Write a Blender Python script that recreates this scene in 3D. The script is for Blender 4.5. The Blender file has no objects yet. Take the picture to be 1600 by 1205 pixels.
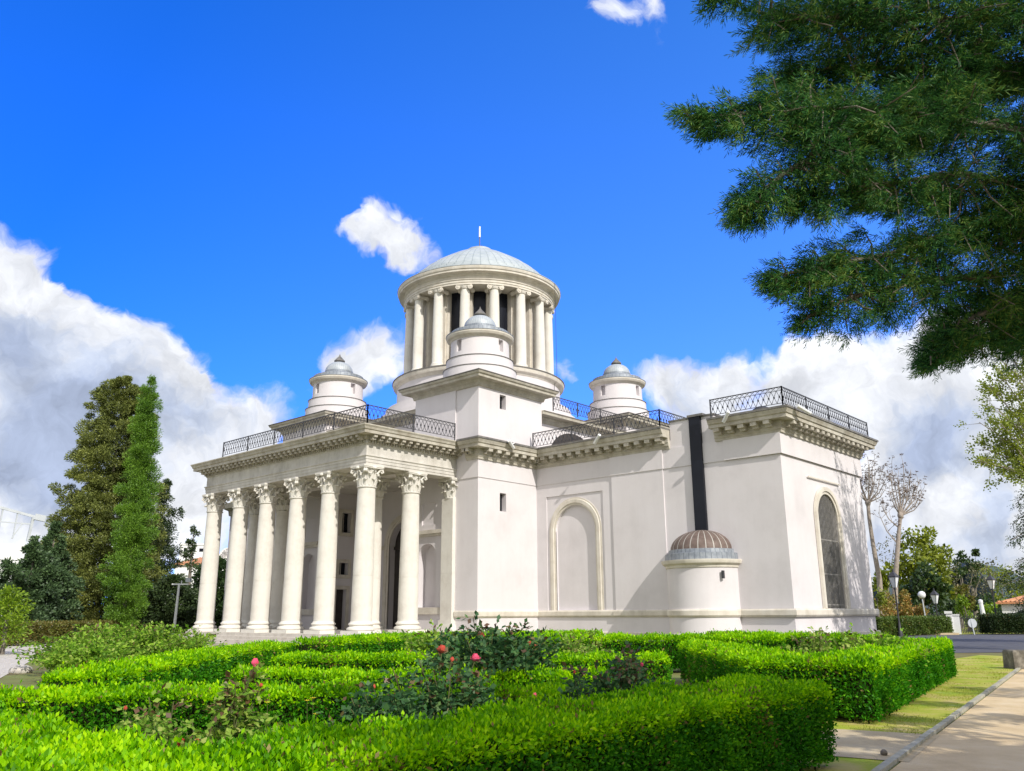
import bpy, math, random
import numpy as np
from mathutils import Vector, Matrix

S = bpy.context.scene
COL = S.collection
rad = math.radians
random.seed(7)
RNG = np.random.default_rng(11)

# ------------------------------------------------------------------ camera
FPX, PITCH, YAW, ROLL = 1309.758, 15.236, 42.337, -0.278      # photo is 1600 x 1205
CAM = np.array([40.463, -40.908, 1.605])
_y, _p, _r = rad(YAW), rad(PITCH), rad(ROLL)
FW = np.array([-math.sin(_y)*math.cos(_p), math.cos(_y)*math.cos(_p), math.sin(_p)])
_rt = np.array([math.cos(_y), math.sin(_y), 0.0]); _up = np.cross(_rt, FW)
RT = _rt*math.cos(_r) + _up*math.sin(_r)
UP = -_rt*math.sin(_r) + _up*math.cos(_r)
cd = bpy.data.cameras.new("camera"); cam = bpy.data.objects.new("camera", cd); COL.objects.link(cam)
cd.sensor_width = 36.0; cd.lens = FPX/1600*36.0; cd.clip_end = 4000; cd.clip_start = 0.05
cam.matrix_world = Matrix(((RT[0], UP[0], -FW[0], CAM[0]), (RT[1], UP[1], -FW[1], CAM[1]),
                           (RT[2], UP[2], -FW[2], CAM[2]), (0, 0, 0, 1)))
S.camera = cam
FH = np.array([-math.sin(_y), math.cos(_y)]); RH = np.array([math.cos(_y), math.sin(_y)])

def at(px, py, depth):
    """surveying helper: the point seen at a photo position, at a distance along the view axis"""
    return CAM + depth*(FW + RT*(px-800)/FPX - UP*(py-602.5)/FPX)
def gp(px, dist, z=0.0):
    """point of the ground plan on the sight line px, dist metres ahead (measured on the horizon)"""
    d = FW + RT*(px-800)/FPX - UP*(959-602.5)/FPX
    k = dist/(d[0]*FH[0] + d[1]*FH[1])
    return (CAM[0]+d[0]*k, CAM[1]+d[1]*k, z)
def zy(py, dist):
    return CAM[2] + (959-py)*dist/FPX*1.0
def hz(px, py, z):
    d = FW + RT*(px-800)/FPX - UP*(py-602.5)/FPX
    k = (z-CAM[2])/d[2]
    return (CAM[0]+d[0]*k, CAM[1]+d[1]*k)
def seen(P):
    D = np.asarray(P) - CAM
    zd = D@FW
    zz = np.where(zd > 0.1, zd, 0.1)
    x = 800+FPX*(D@RT)/zz; y = 602.5-FPX*(D@UP)/zz
    return (zd > 0.1), x, y

# ------------------------------------------------------------------ materials
def nd(nt, typ, **kw):
    n = nt.nodes.new(typ)
    for k, v in kw.items():
        if k.startswith('i_'):
            key = k[2:]
            key = int(key) if key.isdigit() else key.replace('_', ' ')
            n.inputs[key].default_value = v
        else: setattr(n, k, v)
    return n
def base_mat(name):
    m = bpy.data.materials.new(name); m.use_nodes = True
    nt = m.node_tree; nt.nodes.clear()
    out = nd(nt, 'ShaderNodeOutputMaterial')
    return m, nt, out
def ramp(nt, fac, stops):
    r = nd(nt, 'ShaderNodeValToRGB'); e = r.color_ramp.elements
    while len(e) < len(stops): e.new(0.5)
    for el, (p, c) in zip(e, stops):
        el.position = p; el.color = (*c, 1)
    nt.links.new(fac, r.inputs[0]); return r.outputs[0]
def surf(name, cols, scale=1.5, rough=0.8, detail=6, bump=0.1, bscale=30, metal=0.0, spec=0.3, streak=0.0, extra=None):
    """mottled surface: colour ramp over noise, fine bump, optional vertical rain streaks"""
    m, nt, out = base_mat(name); L = nt.links.new
    tc = nd(nt, 'ShaderNodeTexCoord'); P = tc.outputs['Object']
    n = nd(nt, 'ShaderNodeTexNoise', i_Scale=scale, i_Detail=detail, i_Roughness=0.65); L(P, n.inputs['Vector'])
    k = len(cols)
    col = ramp(nt, n.outputs['Fac'], [(0.28+0.44*i/max(1, k-1), c) for i, c in enumerate(cols)])
    if streak:
        mp = nd(nt, 'ShaderNodeMapping'); mp.inputs['Scale'].default_value = (1.1, 1.1, 0.13); L(P, mp.inputs[0])
        n2 = nd(nt, 'ShaderNodeTexNoise', i_Scale=1.6, i_Detail=7, i_Roughness=0.7); L(mp.outputs[0], n2.inputs['Vector'])
        f = ramp(nt, n2.outputs['Fac'], [(0.42, (1, 1, 1)), (0.75, (1-streak,)*3)])
        mx = nd(nt, 'ShaderNodeMix', data_type='RGBA', blend_type='MULTIPLY'); mx.inputs[0].default_value = 1
        L(col, mx.inputs[6]); L(f, mx.inputs[7]); col = mx.outputs[2]
    if extra: col = extra(nt, P, col)
    b = nd(nt, 'ShaderNodeBsdfPrincipled'); b.inputs['Roughness'].default_value = rough
    b.inputs['Metallic'].default_value = metal; b.inputs['Specular IOR Level'].default_value = spec
    L(col, b.inputs['Base Color'])
    if bump:
        nb = nd(nt, 'ShaderNodeTexNoise', i_Scale=bscale, i_Detail=4); L(P, nb.inputs['Vector'])
        bp = nd(nt, 'ShaderNodeBump', i_Strength=bump, i_Distance=0.02); L(nb.outputs['Fac'], bp.inputs['Height'])
        L(bp.outputs[0], b.inputs['Normal'])
    L(b.outputs[0], out.inputs[0]); return m
def leafmat(name, cols, trans=0.35, rough=0.5, gloss=0.04, patch=0.9):
    """leaf: every leaf its own tint, patches of older and younger growth, light passing through"""
    m, nt, out = base_mat(name); L = nt.links.new
    g = nd(nt, 'ShaderNodeNewGeometry')
    tc = nd(nt, 'ShaderNodeTexCoord')
    n = nd(nt, 'ShaderNodeTexNoise', i_Scale=patch, i_Detail=3); L(tc.outputs['Object'], n.inputs['Vector'])
    a = nd(nt, 'ShaderNodeMath', operation='MULTIPLY', i_1=0.62); L(g.outputs['Random Per Island'], a.inputs[0])
    b = nd(nt, 'ShaderNodeMath', operation='MULTIPLY_ADD', i_1=1.1, i_2=-0.36); L(n.outputs['Fac'], b.inputs[0])
    s = nd(nt, 'ShaderNodeMath', operation='ADD'); L(a.outputs[0], s.inputs[0]); L(b.outputs[0], s.inputs[1])
    k = len(cols)
    col = ramp(nt, s.outputs[0], [(0.08+0.8*i/max(1, k-1), c) for i, c in enumerate(cols)])
    d = nd(nt, 'ShaderNodeBsdfDiffuse'); t = nd(nt, 'ShaderNodeBsdfTranslucent'); gl = nd(nt, 'ShaderNodeBsdfGlossy')
    gl.inputs['Roughness'].default_value = rough
    L(col, d.inputs[0]); L(col, t.inputs[0])
    m1 = nd(nt, 'ShaderNodeMixShader'); m1.inputs[0].default_value = trans
    L(d.outputs[0], m1.inputs[1]); L(t.outputs[0], m1.inputs[2])
    m2 = nd(nt, 'ShaderNodeMixShader'); m2.inputs[0].default_value = gloss
    L(m1.outputs[0], m2.inputs[1]); L(gl.outputs[0], m2.inputs[2])
    L(m2.outputs[0], out.inputs[0]); return m

M = {}
M['plaster'] = surf('plaster', [(.61, .575, .585), (.675, .638, .65), (.70, .668, .685)], 0.45, .9, 9, .10, 22, streak=.05)
M['trim'] = surf('trim stone', [(.55, .50, .42), (.665, .615, .535), (.72, .68, .61)], 1.6, .85, 8, .15, 30, streak=.22)
M['stone'] = surf('column stone', [(.60, .56, .50), (.71, .68, .62), (.76, .735, .68)], 1.1, .8, 8, .15, 26, streak=.12)
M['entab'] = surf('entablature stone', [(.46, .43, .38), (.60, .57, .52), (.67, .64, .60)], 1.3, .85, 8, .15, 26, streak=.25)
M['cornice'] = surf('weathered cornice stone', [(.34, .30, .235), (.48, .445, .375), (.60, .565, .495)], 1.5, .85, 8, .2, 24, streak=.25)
M['flash'] = surf('roof flashing', [(.10, .10, .10), (.16, .15, .14), (.22, .21, .19)], 3, .6, 5, .1, 20)
M['roof'] = surf('roof felt', [(.25, .24, .22), (.33, .31, .29)], 2, .85, 5, .1, 20)
def seams(n_seams, dark):
    def f(nt, P, col):
        L = nt.links.new
        sx = nd(nt, 'ShaderNodeSeparateXYZ'); L(P, sx.inputs[0])
        an = nd(nt, 'ShaderNodeMath', operation='ARCTAN2'); L(sx.outputs[1], an.inputs[0]); L(sx.outputs[0], an.inputs[1])
        mu = nd(nt, 'ShaderNodeMath', operation='MULTIPLY', i_1=n_seams/(2*math.pi)); L(an.outputs[0], mu.inputs[0])
        fr = nd(nt, 'ShaderNodeMath', operation='FRACT'); L(mu.outputs[0], fr.inputs[0])
        lt = nd(nt, 'ShaderNodeMath', operation='LESS_THAN', i_1=0.12); L(fr.outputs[0], lt.inputs[0])
        mx = nd(nt, 'ShaderNodeMix', data_type='RGBA'); L(lt.outputs[0], mx.inputs[0]); L(col, mx.inputs[6])
        mx.inputs[7].default_value = (*dark, 1); return mx.outputs[2]
    return f
M['lead'] = surf('lead sheet', [(.32, .355, .39), (.41, .445, .475), (.50, .525, .54)], 2.5, .55, 6, .08, 15, metal=.15, spec=.4, extra=seams(40, (.28, .31, .34)))
M['domelead'] = surf('pale weathered lead', [(.30, .345, .375), (.385, .425, .45), (.46, .495, .515)], 1.2, .6, 8, .1, 12, metal=.05, spec=.4, extra=seams(56, (.27, .31, .335)))
M['leadband'] = surf('lead upstand', [(.17, .19, .225), (.25, .275, .31), (.34, .365, .39)], 4, .55, 6, .08, 15, metal=.2, spec=.4, extra=seams(44, (.13, .15, .18)))
M['copper'] = surf('brown copper sheet', [(.095, .07, .06), (.15, .11, .095), (.21, .165, .145)], 3, .6, 6, .1, 15, metal=.1, extra=seams(26, (.42, .40, .37)))
M['iron'] = surf('black iron', [(.04, .04, .045), (.065, .065, .07)], 8, .5, 3, 0)
M['glass'] = surf('dark window glass', [(.008, .009, .014), (.014, .016, .024)], .6, .22, 2, 0, spec=.2)
M['grille'] = surf('grille bars', [(.20, .19, .175), (.31, .295, .27)], 5, .6, 3, 0)
M['wood'] = surf('dark door timber', [(.035, .03, .028), (.06, .05, .045)], 3, .5, 5, .1)
M['white'] = surf('white paint', [(.70, .71, .72), (.80, .80, .80)], 2, .5, 3, 0)
M['step'] = surf('step stone', [(.42, .38, .33), (.55, .51, .46), (.62, .58, .52)], 2, .85, 6, .2, 20)

# ------------------------------------------------------------------ mesh builder
class MB:
    def __init__(s): s.v = []; s.f = []; s.m = []
    def add(s, vs, fs, mi=0):
        o = len(s.v); s.v += [tuple(map(float, q)) for q in vs]
        for f in fs: s.f.append(tuple(i+o for i in f)); s.m.append(mi)
    def box(s, x0, x1, y0, y1, z0, z1, mi=0):
        s.add([(x0, y0, z0), (x1, y0, z0), (x1, y1, z0), (x0, y1, z0), (x0, y0, z1), (x1, y0, z1), (x1, y1, z1), (x0, y1, z1)],
              [(3, 2, 1, 0), (4, 5, 6, 7), (0, 1, 5, 4), (1, 2, 6, 5), (2, 3, 7, 6), (3, 0, 4, 7)], mi)
    def obox(s, c, ax, ay, az, mi=0):
        c, ax, ay, az = map(np.array, (c, ax, ay, az)); vs = []
        for k in (-1, 1):
            for a, b in ((-1, -1), (1, -1), (1, 1), (-1, 1)): vs.append(c+ax*a+ay*b+az*k)
        s.add(vs, [(3, 2, 1, 0), (4, 5, 6, 7), (0, 1, 5, 4), (1, 2, 6, 5), (2, 3, 7, 6), (3, 0, 4, 7)], mi)
    def bar(s, a, b, w, h=None, mi=0, up=(0, 0, 1)):
        a = np.array(a, float); b = np.array(b, float); d = b-a; L = np.linalg.norm(d)
        if L < 1e-6: return
        d /= L; u = np.array(up, float)
        if abs(d@u) > .95: u = np.array([1., 0, 0])
        sd = np.cross(d, u); sd /= np.linalg.norm(sd); u = np.cross(sd, d)
        s.obox((a+b)/2, d*L/2, sd*w/2, u*(h or w)/2, mi)
    def prism(s, poly, z0, z1, mi=0):
        n = len(poly)
        s.add([(x, y, z0) for x, y in poly]+[(x, y, z1) for x, y in poly],
              [tuple(range(n-1, -1, -1)), tuple(range(n, 2*n))]+[(i, (i+1) % n, n+(i+1) % n, n+i) for i in range(n)], mi)
    def extr(s, poly, f0, f1, mi=0):
        """polygon in 2-D carried to 3-D by f0 and f1 (two ends)"""
        n = len(poly)
        s.add([f0(*q) for q in poly]+[f1(*q) for q in poly],
              [tuple(range(n-1, -1, -1)), tuple(range(n, 2*n))]+[(i, (i+1) % n, n+(i+1) % n, n+i) for i in range(n)], mi)
    def lathe(s, prof, n=32, c=(0, 0, 0), a0=0.0, a1=2*math.pi, mi=0, cap=True):
        full = abs(a1-a0-2*math.pi) < 1e-6; k = n if full else n+1
        vs = []
        for r, z in prof:
            for i in range(k):
                a = a0+(a1-a0)*i/n; vs.append((c[0]+r*math.cos(a), c[1]+r*math.sin(a), c[2]+z))
        fs = []
        for j in range(len(prof)-1):
            for i in range(n):
                i2 = (i+1) % k
                fs.append((j*k+i, j*k+i2, (j+1)*k+i2, (j+1)*k+i))
        if cap and full:
            fs.append(tuple(range(k-1, -1, -1))); fs.append(tuple((len(prof)-1)*k+i for i in range(k)))
        s.add(vs, fs, mi)
    def tube(s, pts, rs, n=8, mi=0):
        pts = [np.array(p, float) for p in pts]; k = len(pts)
        if not hasattr(rs, '__len__'): rs = [rs]*k
        vs = []; prev = None
        for i, p in enumerate(pts):
            d = pts[min(i+1, k-1)]-pts[max(i-1, 0)]; d /= (np.linalg.norm(d)+1e-9)
            u = np.array([0, 0, 1.]) if prev is None else prev
            if abs(d@u) > .95 and prev is None: u = np.array([1., 0, 0])
            sd = np.cross(d, u); sd /= (np.linalg.norm(sd)+1e-9); u = np.cross(sd, d); prev = u
            for j in range(n):
                a = 2*math.pi*j/n; vs.append(p+rs[i]*(math.cos(a)*sd+math.sin(a)*u))
        fs = [(i*n+j, i*n+(j+1) % n, (i+1)*n+(j+1) % n, (i+1)*n+j) for i in range(k-1) for j in range(n)]
        fs += [tuple(range(n-1, -1, -1)), tuple((k-1)*n+j for j in range(n))]
        s.add(vs, fs, mi)
    def molding(s, path, prof, closed=False, mi=0):
        """profile (outward, z) swept with mitred corners along a plan path; outward = right of travel"""
        n = len(path); P = [np.array(p, float) for p in path]
        def nrm(a, b):
            d = b-a; d /= np.linalg.norm(d); return np.array([d[1], -d[0]])
        offs = []
        for i in range(n):
            if closed or 0 < i < n-1:
                n1 = nrm(P[i-1], P[i]); n2 = nrm(P[i], P[(i+1) % n]); mm = n1+n2; mm /= (mm@n1); offs.append(mm)
            elif i == 0: offs.append(nrm(P[0], P[1]))
            else: offs.append(nrm(P[-2], P[-1]))
        k = len(prof); vs = []
        for i in range(n):
            for o, z in prof: q = P[i]+offs[i]*o; vs.append((q[0], q[1], z))
        fs = []
        for i in range(n if closed else n-1):
            i2 = (i+1) % n
            for j in range(k): 
                j2 = (j+1) % k
                fs.append((i*k+j, i2*k+j, i2*k+j2, i*k+j2))
        if not closed: fs += [tuple(range(k)), tuple((n-1)*k+j for j in range(k-1, -1, -1))]
        s.add(vs, fs, mi)
    def mesh(s, name, mats, smooth=None):
        me = bpy.data.meshes.new(name); me.from_pydata(s.v, [], s.f); me.update()
        for m in (mats if isinstance(mats, (list, tuple)) else [mats]): me.materials.append(m)
        me.polygons.foreach_set('material_index', s.m)
        import bmesh
        bm = bmesh.new(); bm.from_mesh(me); bmesh.ops.recalc_face_normals(bm, faces=bm.faces)
        if smooth is not None:
            for f in bm.faces: f.smooth = True
            for e in bm.edges:
                if len(e.link_faces) == 2 and e.calc_face_angle(0) > rad(smooth): e.smooth = False
        bm.to_mesh(me); bm.free(); return me
    def build(s, name, mats, parent=None, loc=(0, 0, 0), smooth=None, **tags):
        return link(name, s.mesh(name, mats, smooth), parent, loc, **tags)
def link(name, me, parent=None, loc=(0, 0, 0), rz=0, **tags):
    o = bpy.data.objects.new(name, me); COL.objects.link(o)
    o.location = loc; o.rotation_euler = (0, 0, rz)
    if parent: o.parent = parent
    for k, v in tags.items(): o[k] = v
    return o
def thing(name, label, cat, loc=(0, 0, 0), group=None, rz=0):
    o = link(name, None, None, loc, rz, label=label, category=cat)
    if group: o['group'] = group
    return o
def cut(o, cutter):
    """subtract a closed mesh from an object's mesh"""
    cm = cutter.mesh('cutter', M['plaster']); c = bpy.data.objects.new('cutter', cm); COL.objects.link(c)
    c.location = (0, 0, 0)
    md = o.modifiers.new('b', 'BOOLEAN'); md.operation = 'DIFFERENCE'; md.object = c; md.solver = 'EXACT'
    bpy.context.view_layer.update()
    dg = bpy.context.evaluated_depsgraph_get()
    me = bpy.data.meshes.new_from_object(o.evaluated_get(dg)); old = o.data
    o.modifiers.clear(); o.data = me; me.name = old.name
    bpy.data.objects.remove(c)

# ------------------------------------------------------------------ leaves
def leafmesh(name, P, D, N, Ln, Wd, mats, extra=None, slot=None):
    """kite leaves: base point P, direction D, facing N, length, width; extra = MB with woody core (material slot 1)"""
    n = len(P); D = D/np.linalg.norm(D, axis=1, keepdims=True)
    sd = np.cross(D, N); sd /= (np.linalg.norm(sd, axis=1, keepdims=True)+1e-9)
    Ln = np.broadcast_to(np.asarray(Ln, float).reshape(-1, 1), (n, 1)); Wd = np.broadcast_to(np.asarray(Wd, float).reshape(-1, 1), (n, 1))
    V = np.empty((n, 4, 3))
    V[:, 0] = P; V[:, 1] = P+D*Ln*.5+sd*Wd*.5; V[:, 2] = P+D*Ln; V[:, 3] = P+D*Ln*.5-sd*Wd*.5
    V = V.reshape(-1, 3); nv = 4*n
    ev = np.array(extra.v) if extra and extra.v else np.zeros((0, 3))
    ef = extra.f if extra else []
    loops = np.arange(nv, dtype=np.int32); starts = np.arange(0, nv, 4, dtype=np.int32)
    el = np.array([i+nv for f in ef for i in f], dtype=np.int32); est = []; p = nv
    for f in ef: est.append(p); p += len(f)
    me = bpy.data.meshes.new(name)
    me.vertices.add(nv+len(ev)); me.vertices.foreach_set('co', np.concatenate([V, ev]).astype(np.float32).ravel())
    me.loops.add(nv+len(el)); me.loops.foreach_set('vertex_index', np.concatenate([loops, el]).astype(np.int32))
    me.polygons.add(n+len(ef)); me.polygons.foreach_set('loop_start', np.concatenate([starts, np.array(est, dtype=np.int32)]).astype(np.int32))
    me.polygons.foreach_set('material_index', np.concatenate([np.zeros(n, np.int32) if slot is None else np.asarray(slot, np.int32), np.ones(len(ef), np.int32)]))
    for m in mats: me.materials.append(m)
    me.update(calc_edges=True); me.validate()
    return me
def unit(n):
    v = RNG.normal(size=(n, 3)); return v/np.linalg.norm(v, axis=1, keepdims=True)
SKYA = (.10, .72, 2.0); SKYB = (.72, 1.5, 2.4); CLOUDK = 6.3; EXPO = 0.25; SUNE = 3.6; BGS = .13; BACKFILL = 1.1
# ================================================================== THE BUILDING
B = thing('observatory', 'pale neoclassical observatory with columned portico, round corner turrets and a domed colonnaded drum', 'building')
def part(mb, name, mat, parent=None, smooth=None, loc=(0, 0, 0), **t): return mb.build(name, mat, parent or B, loc, smooth, **t)
GW = 4.88      # wing half width
def arch_poly(xc, hw, z0, zs, n=20, rise=None):
    rise = rise or hw
    pts = [(xc-hw, z0), (xc+hw, z0), (xc+hw, zs)]
    pts += [(xc+hw*math.cos(math.pi*i/n), zs+rise*math.sin(math.pi*i/n)) for i in range(1, n)]
    return pts+[(xc-hw, zs)]
def arch_ring(mb, xc, hw, zs, z0, prof, f, n=24, mi=0, rise=None):
    """moulding round an arch: prof = (offset outward from the opening edge, proud); f(x, z, proud) -> point"""
    rise = rise or hw; st = [(xc+hw, z0, 1, 0)]
    for i in range(n+1):
        a = math.pi*i/n; st.append((xc+hw*math.cos(a), zs+rise*math.sin(a), math.cos(a), math.sin(a)))
    st.append((xc-hw, z0, -1, 0))
    vs = [f(x+nx*o, z+nz*o, d) for x, z, nx, nz in st for o, d in prof]; k = len(prof)
    fs = [(i*k+j, (i+1)*k+j, (i+1)*k+(j+1) % k, i*k+(j+1) % k) for i in range(len(st)-1) for j in range(k)]
    fs += [tuple(range(k)), tuple((len(st)-1)*k+j for j in range(k-1, -1, -1))]
    mb.add(vs, fs, mi)

# ---- wings (east one is the long wall in front, west one shows between the columns)
for sx in (1, -1):
    w = MB(); w.box(min(sx*9.48, sx*24.13), max(sx*9.48, sx*24.13), -GW, 4.63, 0, 10.0)
    wing = part(w, 'wing', M['plaster'])
    if sx > 0:
        c = MB(); c.extr(arch_poly(-.35, 1.15, 1.78, 6.02), lambda y, z: (23.85, y, z), lambda y, z: (25, y, z)); cut(wing, c)
        c = MB(); c.box(10.2, 14.1, -5.2, -GW+.06, 1.78, 7.9); cut(wing, c)
        c = MB(); c.extr(arch_poly(12.15, 1.36, 1.77, 5.95), lambda x, z: (x, -5.3, z), lambda x, z: (x, -GW+.22, z)); cut(wing, c)
        p = MB()
        p.box(14.75, 17.9, -GW-.07, -GW, 0, 9.6); p.box(21.4, 24.13, -GW-.07, -GW, 0, 9.6)
        p.box(24.13, 24.2, -GW-.07, 4.7, 0, 9.6)
        pil = part(p, 'wall_facing', M['plaster'])
        c = MB(); c.extr(arch_poly(-.35, 1.15, 1.78, 6.02), lambda y, z: (23.85, y, z), lambda y, z: (25, y, z)); cut(pil, c)
        q = MB(); q.box(18.42, 20.9, -GW, -4.3, 10.0, 10.92); q.box(18.36, 20.96, -GW-.06, -4.24, 10.92, 11.0, 1)
        part(q, 'parapet', [M['plaster'], M['flash']])
    else:
        q = MB(); q.molding([(-24.2, -GW), (-9.48, -GW)], [(0, 9.55), (.12, 9.55), (.2, 9.95), (.7, 10.1), (.8, 10.5), (0, 10.5)])
        part(q, 'cornice', M['cornice'])
    r = MB(); r.box(min(sx*9.5, sx*24.1), max(sx*9.5, sx*24.1), -4.2, 4.2, 10.0, 10.52); part(r, 'roof', M['roof'])

# ---- corner towers
for sx in (1, -1):
    for sy in (-1, 1):
        x0, x1 = sorted((sx*4.35, sx*9.48)); y0, y1 = sorted((sy*4.33, sy*9.6))
        w = MB(); w.box(x0, x1, y0, y1, 0, 13.75); t = part(w, 'corner_tower', M['plaster'])
        if sy < 0:
            # portico niche, panel, and openings of the vestibule side
            c = MB(); c.extr(arch_poly(sx*5.6, .74, 1.96, 4.6), lambda x, z: (x, -10.5, z), lambda x, z: (x, -9.05, z)); cut(t, c)
            c = MB(); c.box(sx*5.68-.56, sx*5.68+.56, -10, -9.52, 6.36, 7.56); cut(t, c)
            if sx < 0:
                for yy0, yy1, z0, z1 in ((-8.3, -7.5, .7, 3.15), (-8.15, -7.45, 4.05, 4.8), (-8.1, -7.4, 6.7, 7.98)):
                    c = MB(); c.box(-4.75, -4, yy0, yy1, z0, z1); cut(t, c)
        if sx > 0 and sy < 0:
            for z0, z1 in ((6.94, 7.92), (12.6, 13.42)):
                c = MB(); c.box(9.1, 10, -7.92, -7.42, z0, z1); cut(t, c)
                g = MB(); g.box(9.0, 9.16, -8, -7.3, z0-.05, z1+.05); part(g, 'slit_window', M['glass'])
        # upper storey facing and cornice
        p = MB()
        if sy < 0:
            a, b = sorted((sx*4.42, sx*7.76)); p.box(a, b, -9.68, -9.6, 10.56, 13.7)
            part(p, 'wall_facing', M['plaster'])
        q = MB()
        path = [(x0, y0), (x1, y0), (x1, y1), (x0, y1)]
        q.molding(path, [(0, 13.6), (.1, 13.62), (.14, 13.78), (.2, 13.82), (.26, 13.93), (.60, 13.95), (.61, 14.08), (.69, 14.12), (.74, 14.22), (0, 14.24)], closed=True)
        part(q, 'upper_cornice', M['cornice'])
        q = MB(); q.prism([(x0-.76, y0-.76), (x1+.76, y0-.76), (x1+.76, y1+.76), (x0-.76, y1+.76)], 14.245, 14.29); q.prism([(x0, y0), (x1, y0), (x1, y1), (x0, y1)], 14.29, 14.36); part(q, 'roof', M['flash'])

# ---- string course, plinth, base course
east = [(7.86, -9.6), (9.48, -9.6), (9.48, -GW), (14.75, -GW), (14.75, -GW-.07), (17.9, -GW-.07), (17.9, -GW), (21.4, -GW), (21.4, -GW-.07), (24.2, -GW-.07), (24.2, 4.7), (23, 4.7)]
q = MB(); q.molding(east, [(-.02, 8.6), (.04, 8.6), (.04, 9.6), (-.02, 9.6)]); part(q, 'string_course', M['plaster'])
q = MB(); q.molding(east, [(-.02, 1.42), (.04, 1.42), (.10, 1.5), (.10, 1.70), (.06, 1.77), (-.02, 1.77)]); part(q, 'plinth_ledge', M['trim'])
q = MB(); q.molding(east, [(-.02, -.1), (.07, -.1), (.07, .66), (.04, .7), (-.02, .7)]); part(q, 'base_course', M['trim'])
for sx in (1, -1):
    a, b = sorted((sx*4.5, sx*6.94))
    q = MB(); q.box(a, b, -9.72, -9.6, 1.6, 1.95); part(q, 'niche_sill', M['trim'])
    q = MB(); q.box(a, b, -9.72, -9.6, 5.72, 5.85); q.box(a, b, -9.80, -9.6, 5.852, 6.05); part(q, 'niche_ledge', M['trim'])

# ---- main cornice with modillions
def modillions(mb, a, b, step=.62, z0=9.93, z1=10.11, w=.30, r0=.16, r1=.62, mi=0, ends=.3):
    a = np.array(a, float); b = np.array(b, float); L = np.linalg.norm(b-a); d = (b-a)/L; nn = np.array([d[1], -d[0]])
    n = max(1, int(round((L-2*ends)/step)))
    for i in range(n+1):
        p = a+d*(ends+(L-2*ends)*i/n)
        c = p+nn*(r0+r1)/2
        mb.obox((c[0], c[1], (z0+z1)/2), (*(nn*(r1-r0)/2), 0), (*(d*w/2), 0), (0, 0, (z1-z0)/2), mi)
        c = p+nn*(r0+.12); mb.obox((c[0], c[1], z0-.05), (*(nn*.12), 0), (*(d*w/2), 0), (0, 0, .06), mi)
cp = [(0, 9.56), (.11, 9.56), (.12, 9.66), (.17, 9.72), (.17, 9.86), (.2, 9.88), (.2, 10.11), (.66, 10.11), (.66, 10.27), (.72, 10.30), (.74, 10.36), (.79, 10.46), (.79, 10.50), (0, 10.50)]
fl = [(0, 10.503), (.84, 10.503), (.84, 10.60), (0, 10.61)]
seg1 = [(8.66, -9.6), (9.48, -9.6), (9.48, -GW), (18.38, -GW)]
seg2 = [(20.95, -GW), (24.2, -GW), (24.2, 4.7), (20, 4.7)]
for sg in (seg1, seg2):
    q = MB(); q.molding(sg, cp)
    for a, b in zip(sg, sg[1:]):
        modillions(q, a, b, ends=.35 if abs(b[0]-a[0]) > 1.2 or abs(b[1]-a[1]) > 1.2 else .3)
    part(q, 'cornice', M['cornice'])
    q = MB(); q.molding(sg, fl); part(q, 'eaves_flashing', M['flash'])

# ---- flue bay: dark slit and half-round annexe
q = MB(); q.box(19.60, 20.22, -GW-.16, -GW+.1, 5.0, 10.95); q.box(19.55, 20.42, -GW-.22, -4.1, 10.95, 11.06, 1)
part(q, 'wall_slit', [M['glass'], M['flash']])
an = link('annexe', None, B)
ctr = (19.86, -GW, 0); A0, A1 = -math.pi, 0
def half(mb, prof, mi=0, n=40): mb.lathe(prof, n, ctr, A0, A1, mi, cap=False)
q = MB(); half(q, [(1.73, 0), (1.73, 3.72)]); part(q, 'wall', M['plaster'], an, 40)
q = MB(); half(q, [(1.73, 1.42), (1.77, 1.42), (1.83, 1.5), (1.83, 1.7), (1.79, 1.77), (1.73, 1.77)]); half(q, [(1.73, 0), (1.8, 0), (1.8, .66), (1.77, .7), (1.73, .7)])
half(q, [(1.73, 3.6), (1.78, 3.62), (1.8, 3.72), (1.93, 3.8), (1.98, 3.92), (1.98, 3.97), (1.0, 4.0)]); part(q, 'moulding', M['trim'], an, 25)
q = MB(); q.lathe([(1.8, 3.98), (1.78, 4.27), (1.62, 4.30), (1.60, 4.46), (1.5, 4.48)], 40, (0, 0, 0), A0, A1, cap=False); part(q, 'upstand', M['leadband'], an, 25, loc=(19.86, -GW, 0))
q = MB(); q.lathe([(1.52*math.cos(t), .95*math.sin(t)) for t in [math.pi/2*i/10 for i in range(10)]]+[(0.01, .95)], 40, (0, 0, 0), A0, A1, cap=False); part(q, 'dome', M['copper'], an, 40, loc=(19.86, -GW, 4.47))
q = MB(); q.box(21.35, 21.45, -GW-1.1, -GW-.98, 3.1, 3.45); part(q, 'lamp', M['iron'], an)

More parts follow.
